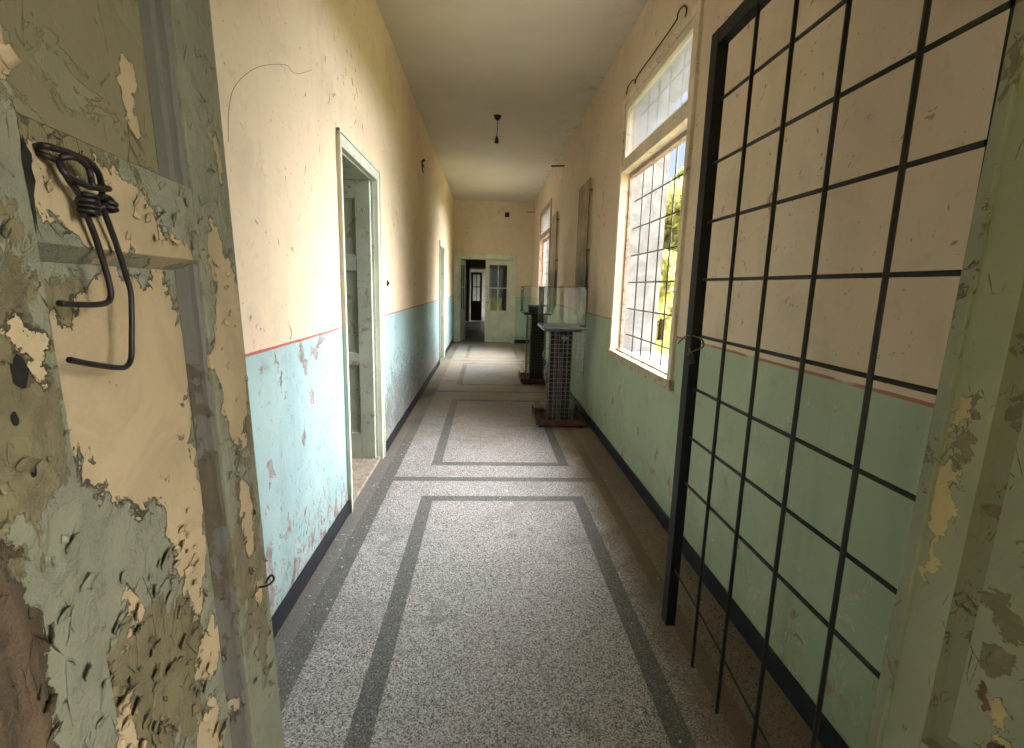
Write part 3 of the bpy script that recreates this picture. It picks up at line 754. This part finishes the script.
# hooked wire with a small dark padlock hanging at the free post
bm = bmesh.new()
tube(bm, smooth_path([(.752, 1.900, 1.297), (.758, 1.885, 1.312), (.765, 1.865, 1.328), (.775, 1.835, 1.335), (.785, 1.800, 1.332), (.797, 1.783, 1.322), (.797, 1.775, 1.300), (.785, 1.80, 1.285), (.772, 1.822, 1.272)], 6), .0030, 8)
hk = obj('hook_wire', bm, MAT_GALV_D)
tag(hk, 'bent wire hook looped over the free post of the black gate', 'wire')
pl = thing('padlock', 'small dark ribbed padlock hanging from the wire hook on the black gate', 'padlock', (.762, 1.800, 1.262))
pl.rotation_euler = (0, math.radians(-12), math.radians(-10))
bm = bmesh.new(); box(bm, -.008, .008, -.016, .016, -.030, .010)
for k in range(4): box(bm, -.0105, .0105, -.013 + k * .0075, -.010 + k * .0075, -.028, .004)
obj('lock_body', bm, simple('dark_grey_lock', (0.05, 0.05, 0.048), .4, .5), pl, .002)
bm = bmesh.new(); tube(bm, smooth_path([(0, -.010, .008), (0, -.010, .020), (0, -.004, .027), (0, .004, .027), (0, .010, .020), (0, .010, .008)], 5), .0025, 8); obj('shackle', bm, MAT_GALV_D, pl)

# ------------------------------------------------------------------ windows in the right wall
def window(name, W, lower_sash, label, MAT_WFRAME=MAT_WFRAME):
    y0, y1, z0, z1 = W
    r = sroot(name, (XR, (y0 + y1) / 2, z0), 0, label, 'window')
    oy, oz = (y0 + y1) / 2, z0
    def B(n, l, mat, bev=.003, par=r): return boxes(n, [(a - XR, b - XR, c - oy, d - oy, e - oz, f - oz) for a, b, c, d, e, f in l], mat, par, bev)
    fw = .055
    xi, xo = XR - .022, XR + .06
    zt = z0 + (z1 - z0) * .72      # transom bar
    B('window_frame', [(xi, xo, y0, y0 + fw, z0, z1), (xi, xo, y1 - fw, y1, z0, z1), (xi, xo, y0 + fw, y1 - fw, z1 - fw, z1), (xi, xo, y0 + fw, y1 - fw, zt, zt + .055)], MAT_WFRAME)
    # inner rebate, worn reddish wood
    B('rebate', [(XR + .06, XR + .09, y0 + .005, y0 + fw + .022, z0 + .03, z1 - .01), (XR + .06, XR + .09, y1 - fw - .012, y1 - .005, z0 + .03, z1 - .01),
                 (XR + .06, XR + .11, y0 + .05, y1 - .05, zt - .03, zt + .02), (XR + .03, XR + .11, y0 + .05, y1 - .05, z0, z0 + .03)], MAT_WFRAME_IN)
    B('sill_board', [(XR - .035, XR + .03, y0 - .03, y1 + .03, z0 - .045, z0 + .02)], MAT_SILL, .005)
    # top light: hinged sash with dusty glass
    s = .05
    ta, tb, tc, td = y0 + fw + .004, y1 - fw - .004, zt + .06, z1 - fw - .004
    sash = B('top_sash', [(XR - .012, XR + .028, ta, ta + s, tc, td), (XR - .012, XR + .028, tb - s, tb, tc, td), (XR - .012, XR + .028, ta + s, tb - s, tc, tc + s), (XR - .012, XR + .028, ta + s, tb - s, td - s, td)], MAT_WFRAME)
    g = B('glass', [(XR + .006, XR + .010, ta + s, tb - s, tc + s, td - s)], MAT_PANE, 0, sash)
    # iron grille set in the masonry
    xg = XR + .145
    nb = int(round((y1 - y0) / .25)); bm = bmesh.new()
    yy = y1 - .18
    while yy > y0:
        tube(bm, [(xg - XR, yy - oy, -.0), (xg - XR, yy - oy, z1 - z0)], .0055, 8); yy -= .25
    zz = z0 + .16
    while zz < z1 - .05:
        tube(bm, [(xg - XR - .008, y0 - oy, zz - oz), (xg - XR - .008, y1 - oy, zz - oz)], .0055, 8); zz += .237
    obj('iron_grille', bm, MAT_ROD, r)
    return r
win1 = window('window_1', W1, False, 'tall near window with iron grille and dusty glazed top light')
win2 = window('window_2', W2, False, 'narrow far window with brown frame past the glass cases', MAT_WFRAME_IN)
# hinge hooks and a cord along the top of the near window
bm = bmesh.new(); tube(bm, smooth_path([(XR - .005, a, b) for a, b in [(3.256, 3.12), (3.246, 3.165), (3.30, 3.205), (3.36, 3.216), (3.401, 3.205), (3.427, 3.179), (3.825, 3.172), (4.10, 3.175), (4.255, 3.167), (4.30, 3.14), (4.28, 3.15), (4.36, 3.19), (4.429, 3.195), (4.517, 3.188), (4.536, 3.14)]], 5), .004, 6)
tag(obj('hanging_cord', bm, MAT_WIRE), 'thin dark cord with hooked ends strung above the near window', 'cord')

# ------------------------------------------------------------------ doors in the left wall
def trim_frame(name, y0, y1, zt, w=.055, label=None, cut=True):
    return None
def left_door(name, D, open_leaf, label):
    y0, y1, zt = D
    r = sroot(name, (XL, y0, 0), 0, label, 'door')
    def B(n, l, mat, bev=.003, par=r): return boxes(n, [(a - XL, b - XL, c - y0, d - y0, e, f) for a, b, c, d, e, f in l], mat, par, bev)
    w = .062
    B('door_frame', [(XL - .02, XL + .016, y0 - .045, y0 + .012, 0, zt + w), (XL - .02, XL + .016, y1 - .012, y1 + .05, 0, zt + w), (XL - .02, XL + .016, y0 + .012, y1 - .012, zt - .01, zt + w),
                     (XL + .0, XL + .026, y0 - .055, y0 - .035, 0, zt + w + .014), (XL, XL + .026, y1 + .04, y1 + .06, 0, zt + w + .014), (XL, XL + .026, y0 - .055, y1 + .06, zt + w - .004, zt + w + .016)], MAT_TRIM)
    B('jamb_lining', [(XL - .38, XL - .02, y0, y0 + .02, 0, zt), (XL - .38, XL - .02, y1 - .02, y1, 0, zt), (XL - .38, XL - .02, y0 + .02, y1 - .02, zt - .02, zt)], MAT_DOOR_A)
    lw = y1 - y0 - .05; th = .045; LHh = zt - .05
    if open_leaf:
        leaf = sroot('tmp', (0, 0, 0)); leaf.name = 'door_leaf'
        del leaf['kind']
        leaf.parent = r; leaf.location = (-.035, y1 - y0 - .030, 0.03)
        # local: u = -x from hinge, front faces -y
        ya, yb = -th, 0
        f = lambda u0, u1, a, b, c, d: (-u1, -u0, a, b, c, d)
        s = .115
        rails = [0, .72, 1.50, LHh - .16]
        boxes('stile', [f(0, s, ya, yb, 0, LHh)], MAT_DOOR_A, leaf, .003)
        boxes('stile', [f(lw - s, lw, ya, yb, 0, LHh)], MAT_DOOR_A, leaf, .003)
        for z, hgt in ((0, .22), (.80, .10), (1.56, .12), (LHh - .14, .14)):
            boxes('rail', [f(s, lw - s, ya + .001, yb, z, z + hgt)], MAT_DOOR_A, leaf, .003)
        for z0_, z1_ in ((.22, .80), (.90, 1.56), (1.68, LHh - .14)):
            bmq = bmesh.new(); bevel_strip(bmq, s, z0_, lw - s, z1_, .028, .016)
            for v in bmq.verts: v.co = Vector((-v.co.x, ya - v.co.y, v.co.z))
            obj('moulding', bmq, MAT_DOOR_A, leaf)
            boxes('panel', [f(s, lw - s, ya + .016, ya + .03, z0_, z1_)], MAT_DOOR_A, leaf)
    else:
        xs = XL - .10
        B('door_leaf', [(xs, xs + .04, y0 + .022, y1 - .022, .02, zt - .022)], MAT_DOOR_A)
        for z0_, z1_ in ((.2, .85), (.98, 2.05)):
            B('moulding', [(xs + .04, xs + .052, y0 + .12, y1 - .12, z0_, z0_ + .02), (xs + .04, xs + .052, y0 + .12, y1 - .12, z1_ - .02, z1_), (xs + .04, xs + .052, y0 + .12, y0 + .14, z0_, z1_), (xs + .04, xs + .052, y1 - .14, y1 - .12, z0_, z1_)], MAT_DOOR_A)
    return r
door1 = left_door('door_1', D1, True, 'near left doorway with a peeling white panelled leaf folded inward')
door2 = left_door('door_2', D2, False, 'narrow looking farther doorway in the left wall')
# threshold of worn planks in the first doorway
struct(boxes('threshold', [(XL - .14, XL - .003, D1[0] + .022, D1[1] - .022, 0, .030), (XL - .38, XL - .147, D1[0] + .022, D1[1] - .022, 0, .027)], MAT_PLANK, bevel=.004), 'worn pale plank threshold of the near left doorway', 'threshold')
# side room behind the first left doorway
struct(obj('wall_side_room', (lambda bm: (box(bm, -3.6, -3.5, 2.2, 6.2, 0, 3.2), box(bm, -3.5, XL - .38, 2.1, 2.2, 0, 3.2), box(bm, -3.5, XL - .38, 6.2, 6.3, 0, 3.2), bm)[-1])(bmesh.new()), MAT_SIDEROOM))
struct_box('ceiling_side_room', [(-3.6, XL - .38, 2.1, 6.3, 3.2, 3.3)], MAT_CEIL)
struct_box('floor_side_room', [(-3.6, XL - .38, 2.1, 6.3, -.1, 0.0)], MAT_PLANK)
# ------------------------------------------------------------------ far double door
door3 = sroot('door_3', ((D3[0] + D3[1]) / 2, YF, 0), 0, 'pale green double door with glazed upper panes at the corridor end', 'door')
cx3 = (D3[0] + D3[1]) / 2
def B3(n, l, mat, bev=.003, par=door3, o=(0, 0, 0)):
    return boxes(n, [(a - cx3, b - cx3, c - YF, d - YF, e, f) for a, b, c, d, e, f in l], mat, par, bev)
B3('door_frame', [(D3[0] - .10, D3[0], YF - .03, YF + .02, 0, D3[2] + .10), (D3[1], D3[1] + .10, YF - .03, YF + .02, 0, D3[2] + .10), (D3[0], D3[1], YF - .03, YF + .02, D3[2], D3[2] + .10),
                  (D3[0] - .115, D3[1] + .115, YF - .045, YF, D3[2] + .095, D3[2] + .12)], MAT_FARDOOR)
B3('jamb_lining', [(D3[0], D3[0] + .03, YF + .02, YF + .15, 0, D3[2]), (D3[1] - .03, D3[1], YF + .02, YF + .15, 0, D3[2]), (D3[0] + .03, D3[1] - .03, YF + .02, YF + .15, D3[2] - .03, D3[2])], MAT_FARDOOR)
def far_leaf(hx, ang, side):
    """hinged at hx; local u from hinge to free edge along side*x"""
    lf = bpy.data.objects.new('door_leaf', None); COL.objects.link(lf); lf.parent = door3
    lf.location = (hx - cx3, .045, .015); lf.rotation_euler = (0, 0, ang)
    w, hh, t, s = .665, 2.145, .04, .10
    f = lambda u0, u1, z0, z1, ya=-t / 2, yb=t / 2: (min(side * u0, side * u1), max(side * u0, side * u1), ya, yb, z0, z1)
    boxes('stile', [f(0, s, 0, hh)], MAT_FARDOOR, lf, .003); boxes('stile', [f(w - s, w, 0, hh)], MAT_FARDOOR, lf, .003)
    boxes('rail', [f(s, w - s, 0, .17)], MAT_FARDOOR, lf, .003); boxes('rail', [f(s, w - s, .74, .84)], MAT_FARDOOR, lf, .003); boxes('rail', [f(s, w - s, hh - .12, hh)], MAT_FARDOOR, lf, .003)
    boxes('panel', [f(s, w - s, .17, .74, -.008, .008), f(s + .05, w - s - .05, .23, .68, -.016, .016)], MAT_FARDOOR, lf, .004)
    boxes('glazing_bar', [f(w / 2 - .012, w / 2 + .012, .84, hh - .12), f(s, w - s, 1.42, 1.445)], MAT_FARDOOR, lf, .002)
    boxes('glass', [f(s, w - s, .84, hh - .12, -.002, .002)], MAT_DOORPANE, lf)
    bm = bmesh.new(); tube(bm, smooth_path([(side * (w - .04), -t / 2, 1.06), (side * (w - .04), -t / 2 - .04, 1.06), (side * (w - .13), -t / 2 - .045, 1.06)], 4), .008, 8); obj('handle', bm, MAT_BLACK, lf)
    return lf
far_leaf(D3[1] - .032, 0, -1)
far_leaf(D3[0] + .045, math.radians(80), 1)

# ------------------------------------------------------------------ room beyond the far door
ya, yb = YF + .15, YB
struct_box('floor_beyond', [(-2.6, 2.6, ya, YB + 3.2, -.12, 0)], simple('worn_lino', (0.16, .15, .14), .35, var=.15))
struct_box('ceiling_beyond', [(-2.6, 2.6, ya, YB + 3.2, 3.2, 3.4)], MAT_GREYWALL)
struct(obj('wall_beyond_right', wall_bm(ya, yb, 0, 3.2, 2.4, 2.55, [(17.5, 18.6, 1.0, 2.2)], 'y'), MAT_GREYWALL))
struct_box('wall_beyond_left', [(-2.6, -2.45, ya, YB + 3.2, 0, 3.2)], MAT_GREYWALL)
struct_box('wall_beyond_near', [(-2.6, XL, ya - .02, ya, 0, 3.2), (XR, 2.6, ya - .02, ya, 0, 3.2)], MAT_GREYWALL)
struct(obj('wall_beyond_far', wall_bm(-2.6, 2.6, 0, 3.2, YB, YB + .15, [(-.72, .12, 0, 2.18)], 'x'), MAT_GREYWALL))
struct_box('wall_beyond_end', [(-2.6, 2.6, YB + 3.0, YB + 3.15, 0, 3.2)], MAT_BRIGHT)
portal('window_portal', (2.56, 18.05, 1.6), 1.1, 1.2, (-1, 0, 0))
d6 = sroot('door_6', (-.69, YB - .01, 0), math.radians(6), 'dark brown door with pale glazed panes in the room beyond', 'door')
w_, h_ = .47, 2.05
boxes('stile', [(0, .09, -.04, 0, .02, h_), (w_ - .09, w_, -.04, 0, .02, h_)], MAT_DARKDOOR, d6, .003)
boxes('rail', [(.09, w_ - .09, -.04, 0, h_ - .10, h_), (.09, w_ - .09, -.04, 0, .02, .86), (.09, w_ - .09, -.04, 0, 1.42, 1.46), (w_ / 2 - .015, w_ / 2 + .015, -.04, 0, .86, h_ - .1)], MAT_DARKDOOR, d6, .003)
boxes('glass', [(.09, w_ - .09, -.022, -.018, .86, h_ - .10)], MAT_PANE, d6)
struct(boxes('trim_4', [(-.78, -.72, YB - .03, YB, 0, 2.24), (.12, .18, YB - .03, YB, 0, 2.24), (-.72, .12, YB - .03, YB, 2.18, 2.24)], MAT_TRIM, bevel=.003))

# ------------------------------------------------------------------ display cases
def mesh_cage(bm, x0, x1, y0, y1, z0, z1, st, r, rnd, faces='fblr', jit=.0):
    def line(a, b): tube(bm, [a, b], r, 5, False)
    nz = int((z1 - z0) / st); nx = int(round((x1 - x0) / st)); ny = int(round((y1 - y0) / st))
    for face in faces:
        if face in 'fb':
            y = y0 if face == 'f' else y1
            for i in range(nx + 1): x = x0 + (x1 - x0) * i / nx; line((x + rnd.uniform(-jit, jit), y, z0), (x + rnd.uniform(-jit, jit), y, z1))
            for k in range(nz + 1): z = z0 + k * st; line((x0, y, z + rnd.uniform(-jit, jit)), (x1, y, z + rnd.uniform(-jit, jit)))
        else:
            x = x0 if face == 'l' else x1
            for i in range(1, ny): y = y0 + (y1 - y0) * i / ny; line((x, y, z0), (x, y, z1))
            for k in range(nz + 1): z = z0 + k * st; line((x, y0, z), (x, y1, z))
def glass_box(parent, x0, x1, y0, y1, z0, z1):
    t = .006
    for b in ((x0, x1, y0, y0 + t, z0, z1), (x0, x1, y1 - t, y1, z0, z1), (x0, x0 + t, y0 + t, y1 - t, z0, z1), (x1 - t, x1, y0 + t, y1 - t, z0, z1)):
        boxes('glass_pane', [b], MAT_GLASS, parent)
    e = .005
    boxes('glass_edge', [(x0 - e / 2, x0 + e, y0 - e / 2, y0 + e, z0, z1), (x1 - e, x1 + e / 2, y0 - e / 2, y0 + e, z0, z1), (x0 - e / 2, x0 + e, y1 - e, y1 + e / 2, z0, z1), (x1 - e, x1 + e / 2, y1 - e, y1 + e / 2, z0, z1),
                         (x0, x1, y0 - e / 2, y0 + e, z1 - e, z1 + .001), (x0, x1, y1 - e, y1 + e / 2, z1 - e, z1 + .001), (x0 - e / 2, x0 + e, y0, y1, z1 - e, z1 + .001), (x1 - e, x1 + e / 2, y0, y1, z1 - e, z1 + .001)], MAT_GEDGE, parent)
def base_tray(parent, x0, x1, y0, y1):
    bm = bmesh.new(); box(bm, x0, x1, y0, y1, .028, .052)
    box(bm, x0, x1, y0, y0 + .035, .052, .085); box(bm, x0, x1, y1 - .035, y1, .052, .085); box(bm, x0, x0 + .035, y0 + .035, y1 - .035, .052, .085); box(bm, x1 - .035, x1, y0 + .035, y1 - .035, .052, .085)
    obj('plinth', bm, MAT_BASEWOOD, parent, .004)
    for a, b in ((x0 + .03, y0 + .03), (x1 - .07, y0 + .03), (x0 + .03, y1 - .07), (x1 - .07, y1 - .07)):
        boxes('foot', [(a, a + .04, b, b + .04, 0, .028)], MAT_BLACK, parent)
    for a, b in ((x0 + .012, y1 - .014), (x1 - .012, y1 - .014), (x0 + .012, y0 + .2)):
        bm = bmesh.new(); lathe(bm, [(.007, .085), (.007, .115), (.004, .122)], (a, b, 0), 8); obj('peg', bm, MAT_BLACK, parent)
rc = random.Random(11)
cx, cy = .825, 5.44
case1 = thing('display_case', 'nearer glass display case on a pale wire mesh column', 'display case', (cx, cy, 0), 0)
base_tray(case1, -.27, .272, -.29, .29)
bm = bmesh.new()
for (a, b, w, d) in ((-.13, -.13, .05, .03), (-.055, -.12, .045, .03), (.02, -.13, .055, .03), (.075, -.10, .04, .03), (-.12, .05, .05, .04), (.0, .10, .06, .03), (.08, .05, .04, .05), (-.12, -.06, .03, .07)):
    box(bm, a, a + w, b, b + d, .052, 1.03)
obj('inner_slats', bm, [MAT_COLWOOD], case1, .003)
boxes('inner_slats', [(-.085, -.055, -.135, -.125, .052, 1.03), (.045, .068, -.14, -.13, .3, 1.03), (-.03, .0, -.14, -.13, .052, .8)], MAT_COLGREY, case1, .002)
bm = bmesh.new(); mesh_cage(bm, -.135, .145, -.17, .13, .055, 1.04, .047, .0021, rc, 'fb', .004); mesh_cage(bm, -.135, .145, -.17, .13, .055, 1.04, .095, .0014, rc, 'lr'); obj('wire_mesh', bm, MAT_GALV, case1)
bm = bmesh.new(); mesh_cage(bm, .135, .235, -.165, .1, .60, 1.04, .048, .0022, rc, 'f', .004); mesh_cage(bm, -.165, -.135, -.15, .1, .40, 1.02, .05, .0016, rc, 'f', .008); obj('loose_mesh', bm, MAT_GALV, case1)
bm = bmesh.new(); tube(bm, [(.235, -.17, 1.04), (.237, -.17, .56)], .005, 6); obj('loose_wire', bm, MAT_GALV, case1)
bm = bmesh.new(); tube(bm, smooth_path([(-.165, -.18, .86), (-.20, -.185, .83), (-.215, -.18, .78), (-.185, -.18, .74), (-.165, -.18, .70), (-.19, -.18, .60), (-.175, -.18, .50)], 5), .006, 6)
obj('loose_wire', bm, MAT_GALV, case1)
bm = bmesh.new(); tube(bm, [(.025, -.175, .99), (.005, -.176, .93)], .010, 6); box(bm, -.02, .06, -.18, -.174, .955, .985)
obj('mesh_tie', bm, MAT_TRAYM, case1)
bm = bmesh.new(); box(bm, -.215, .19, -.215, .215, 1.04, 1.062); box(bm, -.240, .226, -.240, .245, 1.062, 1.095)
obj('top_tray', bm, MAT_TRAYM, case1, .010)
glass_box(case1, -.236, .220, -.238, .238, 1.095, 1.508)

cx2, cy2 = .815, 7.86
case2 = thing('display_case', 'farther glass display case on a dark brown mesh column', 'display case', (cx2, cy2, 0), 0)
base_tray(case2, -.27, .27, -.31, .31)
bm = bmesh.new(); box(bm, -.115, .09, -.13, .10, .052, 1.08)
for k in range(5): box(bm, -.115 + k * .045, -.10 + k * .045, -.142, -.13, .052, 1.08)
obj('inner_column', bm, MAT_COLWOOD, case2, .003)
bm = bmesh.new(); mesh_cage(bm, -.17, .12, -.165, .13, .055, 1.06, .042, .0022, rc, 'fblr', .002); obj('wire_mesh', bm, MAT_GALV_D, case2)
bm = bmesh.new(); mesh_cage(bm, -.195, -.12, -.17, .0, .08, .96, .06, .003, rc, 'f', .004); obj('loose_mesh', bm, MAT_GALV_D, case2)
bm = bmesh.new(); box(bm, -.24, .19, -.22, .22, 1.075, 1.10); box(bm, -.16, .06, -.16, .12, 1.10, 1.205); box(bm, -.17, .14, -.18, .14, 1.205, 1.222); obj('dark_block', bm, MAT_BLACK, case2, .012)
glass_box(case2, -.265, .20, -.235, .235, 1.10, 1.508)

# ------------------------------------------------------------------ acrylic boards standing off the right wall
for (ya_, yb_, za_, zb_, lab) in ((5.78, 6.42, 1.16, 2.715, 'tall clear acrylic board on the right wall nearer the big window'), (8.40, 9.20, 1.16, 2.73, 'tall clear acrylic board on the right wall beside the far window')):
    p = thing('acrylic_board', lab, 'board', (XR, (ya_ + yb_) / 2, za_), 0)
    hw = (yb_ - ya_) / 2; hz = zb_ - za_
    boxes('clear_sheet', [(-.040, -.034, -hw, hw, 0, hz)], MAT_ACRYLIC, p)
    boxes('sheet_edge', [(-.0415, -.0325, -hw - .002, -hw + .006, 0, hz), (-.0415, -.0325, hw - .006, hw + .002, 0, hz), (-.0415, -.0325, -hw, hw, hz - .004, hz + .002)], MAT_GALV_D, p)
    boxes('backing_board', [(-.034, -.029, -hw + .02, hw - .02, .02, hz * .40)], simple('grey_backing', (0.30, .29, .25), .6, var=.1), p)
    for yy in (-hw + .03, hw - .03):
        for zz in (.1, hz * .5, hz - .12):
            bm = bmesh.new(); tube(bm, [(-.046, yy, zz), (-.001, yy, zz)], .009, 8); obj('standoff', bm, MAT_GALV_D, p)

# ------------------------------------------------------------------ small fixtures
lamp = thing('pendant_socket', 'empty black bulb socket hanging from the ceiling', 'lamp', (.096, 6.80, H))
bm = bmesh.new(); lathe(bm, [(.052, 0), (.050, -.008), (.034, -.040), (.015, -.055)], n=20); obj('ceiling_cup', bm, MAT_BLACK, lamp)
bm = bmesh.new(); tube(bm, [(0, 0, -.05), (.001, 0, -.15), (-.006, 0, -.245)], .0045, 8); obj('cord', bm, MAT_COLWOOD, lamp)
bm = bmesh.new(); lathe(bm, [(.008, -.24), (.018, -.262), (.026, -.29), (.028, -.325), (.022, -.330)], (-.006, 0, 0), 16); obj('lamp_holder', bm, MAT_BLACK, lamp)

bm = bmesh.new(); tube(bm, [(XR, 8.12, 3.372), (XR - .2, 8.12, 3.360)], .011, 8); lathe(bm, [(.014, 0), (.014, .02)], (XR - .19, 8.12, 3.350), 8)
tag(obj('wall_bracket', bm, MAT_COLWOOD), 'short dark rod sticking out high on the right wall before the far window', 'bracket')
bm = bmesh.new(); tube(bm, [(XR, 12.95, 3.36), (XR - .2, 12.95, 3.35)], .009, 8); lathe(bm, [(.012, 0), (.012, .018)], (XR - .19, 12.95, 3.34), 8)
tag(obj('wall_bracket', bm, MAT_COLWOOD), 'thin rod sticking out high on the right wall by the far end corner', 'bracket')
v = thing('wall_vent', 'small dark square vent high on the far end wall', 'vent', (.482, YF, 3.31))
boxes('vent_frame', [(-.06, .06, -.012, 0, -.06, -.045), (-.06, .06, -.012, 0, .045, .06), (-.06, -.045, -.012, 0, -.045, .045), (.045, .06, -.012, 0, -.045, .045)], MAT_COLWOOD, v, .002)
boxes('vent_grid', [(-.045, .045, -.005, 0, -.045, .045)], MAT_BLACK, v)
bm = bmesh.new()
for a, b, c in (((0, 0, 0), (.03, .06, -.05), .010), ((0, 0, 0), (.04, -.07, .02), .008), ((0, .02, 0), (.02, .05, -.12), .007), ((0, 0, 0), (.05, .0, .03), .012)):
    tube(bm, [a, tuple(q * .5 for q in b), b], c, 6)
hkl = obj('wire_stub', bm, MAT_WIRE); hkl.location = (XL, 6.92, 3.07)
tag(hkl, 'tangle of cut cable ends sticking out high on the left wall', 'cable')
so = thing('wall_switch', 'small dark light switch hole beside the near left doorway', 'switch', (XL, 4.53, 1.50))
bm = bmesh.new(); lathe(bm, [(.028, 0), (.026, .008), (.018, .012)], n=16)
for vv in bm.verts: vv.co = Vector((vv.co.z, vv.co.x, vv.co.y))
obj('switch_ring', bm, MAT_COLWOOD, so)
bm = bmesh.new(); lathe(bm, [(.012, .012), (.009, .020)], n=12)
for vv in bm.verts: vv.co = Vector((vv.co.z, vv.co.x, vv.co.y))
obj('knob', bm, MAT_BLACK, so)

# chips of paint and plaster on the floor
def chips(name, n, fn, smin, smax, mat, label, cat, rnd):
    bm = bmesh.new()
    for _ in range(n):
        x, y = fn(); s = rnd.uniform(smin, smax); a = rnd.uniform(0, 6.28); k = rnd.randint(4, 6); hgt = s * rnd.uniform(.15, .5)
        ring = []; top = []
        for j in range(k):
            rr = s * rnd.uniform(.5, 1); t = a + 6.283 * j / k
            ring.append(bm.verts.new((x + rr * math.cos(t), y + rr * math.sin(t), .0004))); top.append(bm.verts.new((x + rr * .8 * math.cos(t), y + rr * .8 * math.sin(t), .0004 + hgt * rnd.uniform(.6, 1.2))))
        bm.faces.new(ring[::-1]); bm.faces.new(top)
        for j in range(k): bm.faces.new((ring[j], ring[(j + 1) % k], top[(j + 1) % k], top[j]))
    return tag(obj(name, bm, mat), label, cat, kind='stuff')
rd = random.Random(5)
chips('paint_chips', 260, lambda: (XL + .03 + abs(rd.gauss(0, .10)), rd.uniform(1.3, 9)), .003, .010, MAT_FLAKE_W, 'pale paint chips fallen along the left wall', 'debris', rd)
chips('paint_chips', 90, lambda: (rd.uniform(-.6, .78), rd.uniform(1.3, 6)), .002, .007, MAT_FLAKE_W, 'pale paint chips scattered over the middle of the floor', 'debris', rd)
chips('plaster_crumbs', 900, lambda: (XR - .03 - abs(rd.gauss(.12, .10)), rd.choice((rd.uniform(1.0, 4.6), rd.gauss(1.9, .25)))), .002, .008, MAT_DIRT, 'brown plaster crumbs swept along the right wall behind the gate', 'debris', rd)

# wall crack drawn on the plaster above the left dado
bm = bmesh.new()
crk = [(1.845, 1.96), (1.854, 2.026), (1.867, 2.075), (1.904, 2.145), (2.003, 2.23), (2.153, 2.32), (2.39, 2.419), (2.457, 2.421), (2.555, 2.447), (2.741, 2.537)]
tube(bm, smooth_path([(XL + .0002, a, b) for a, b in crk], 4), .0009, 5)
obj('hairline_crack', bm, simple('crack_shadow', (0.20, 0.14, 0.09), .9), bpy.data.objects['wall_left'])

# ------------------------------------------------------------------ outdoors
bm = bmesh.new(); box(bm, -60, 90, -60, 120, -.62, -.5); struct(obj('ground', bm, MAT_GROUND))
struct(boxes('path', [(XR + WT + 1.1, XR + WT + 2.3, -5, 30, -.5, -.47)], MAT_SOIL_PATH))
def tree(label, x, y, h, r, nleaf, mat, seed, base=.0):
    rn = random.Random(seed)
    t = thing('garden_tree', label, 'tree', (x, y, -.5), 0)
    bm = bmesh.new(); tube(bm, smooth_path([(0, 0, 0), (.05, .03, h * .3), (-.04, .06, h * .6), (0, 0, h * .85)], 4), [.14 - .10 * i / 12 for i in range(13)], 8); obj('trunk', bm, MAT_BARK, t)
    bm = bmesh.new()
    cl = [(rn.gauss(0, r * .42), rn.gauss(0, r * .42), base + (h - base) * (rn.random() ** .8), rn.uniform(.25, .5) * r) for _ in range(38)]
    for i in range(nleaf):
        c = cl[i % len(cl)]; d = Vector((rn.gauss(0, 1), rn.gauss(0, 1), rn.gauss(0, 1))).normalized() * c[3] * rn.random() ** .4
        p = Vector(c[:3]) + d
        if p.z < .05: p.z = .05 + rn.random() * .3
        n1 = Vector((rn.gauss(0, 1), rn.gauss(0, 1), rn.gauss(0, 1))).normalized(); a = n1.orthogonal().normalized(); b = n1.cross(a); s = rn.uniform(.09, .17)
        q = [bm.verts.new(p + a * s), bm.verts.new(p + b * s * .55 + n1 * s * .15), bm.verts.new(p - a * s), bm.verts.new(p - b * s * .55 + n1 * s * .15)]
        bm.faces.new(q)
    obj('crown', bm, mat, t, recalc=False)
tree('sunlit yellow green tree seen through the middle of the near window', 7.15, 20.0, 5.5, 2.2, 15000, MAT_LEAF, 1, .5)
tree('tallest light green tree near the right edge of the near window', 9.5, 24.5, 7.6, 2.2, 15000, MAT_LEAF2, 2, .5)
tree('low yellow bush tree left of the trees outside the near window', 5.3, 17.2, 3.2, .9, 6000, MAT_LEAF, 3, .2)
tree('distant green tree outside beyond the far window', 7.0, 44, 5.5, 2.2, 6000, MAT_LEAF2, 4, .1)
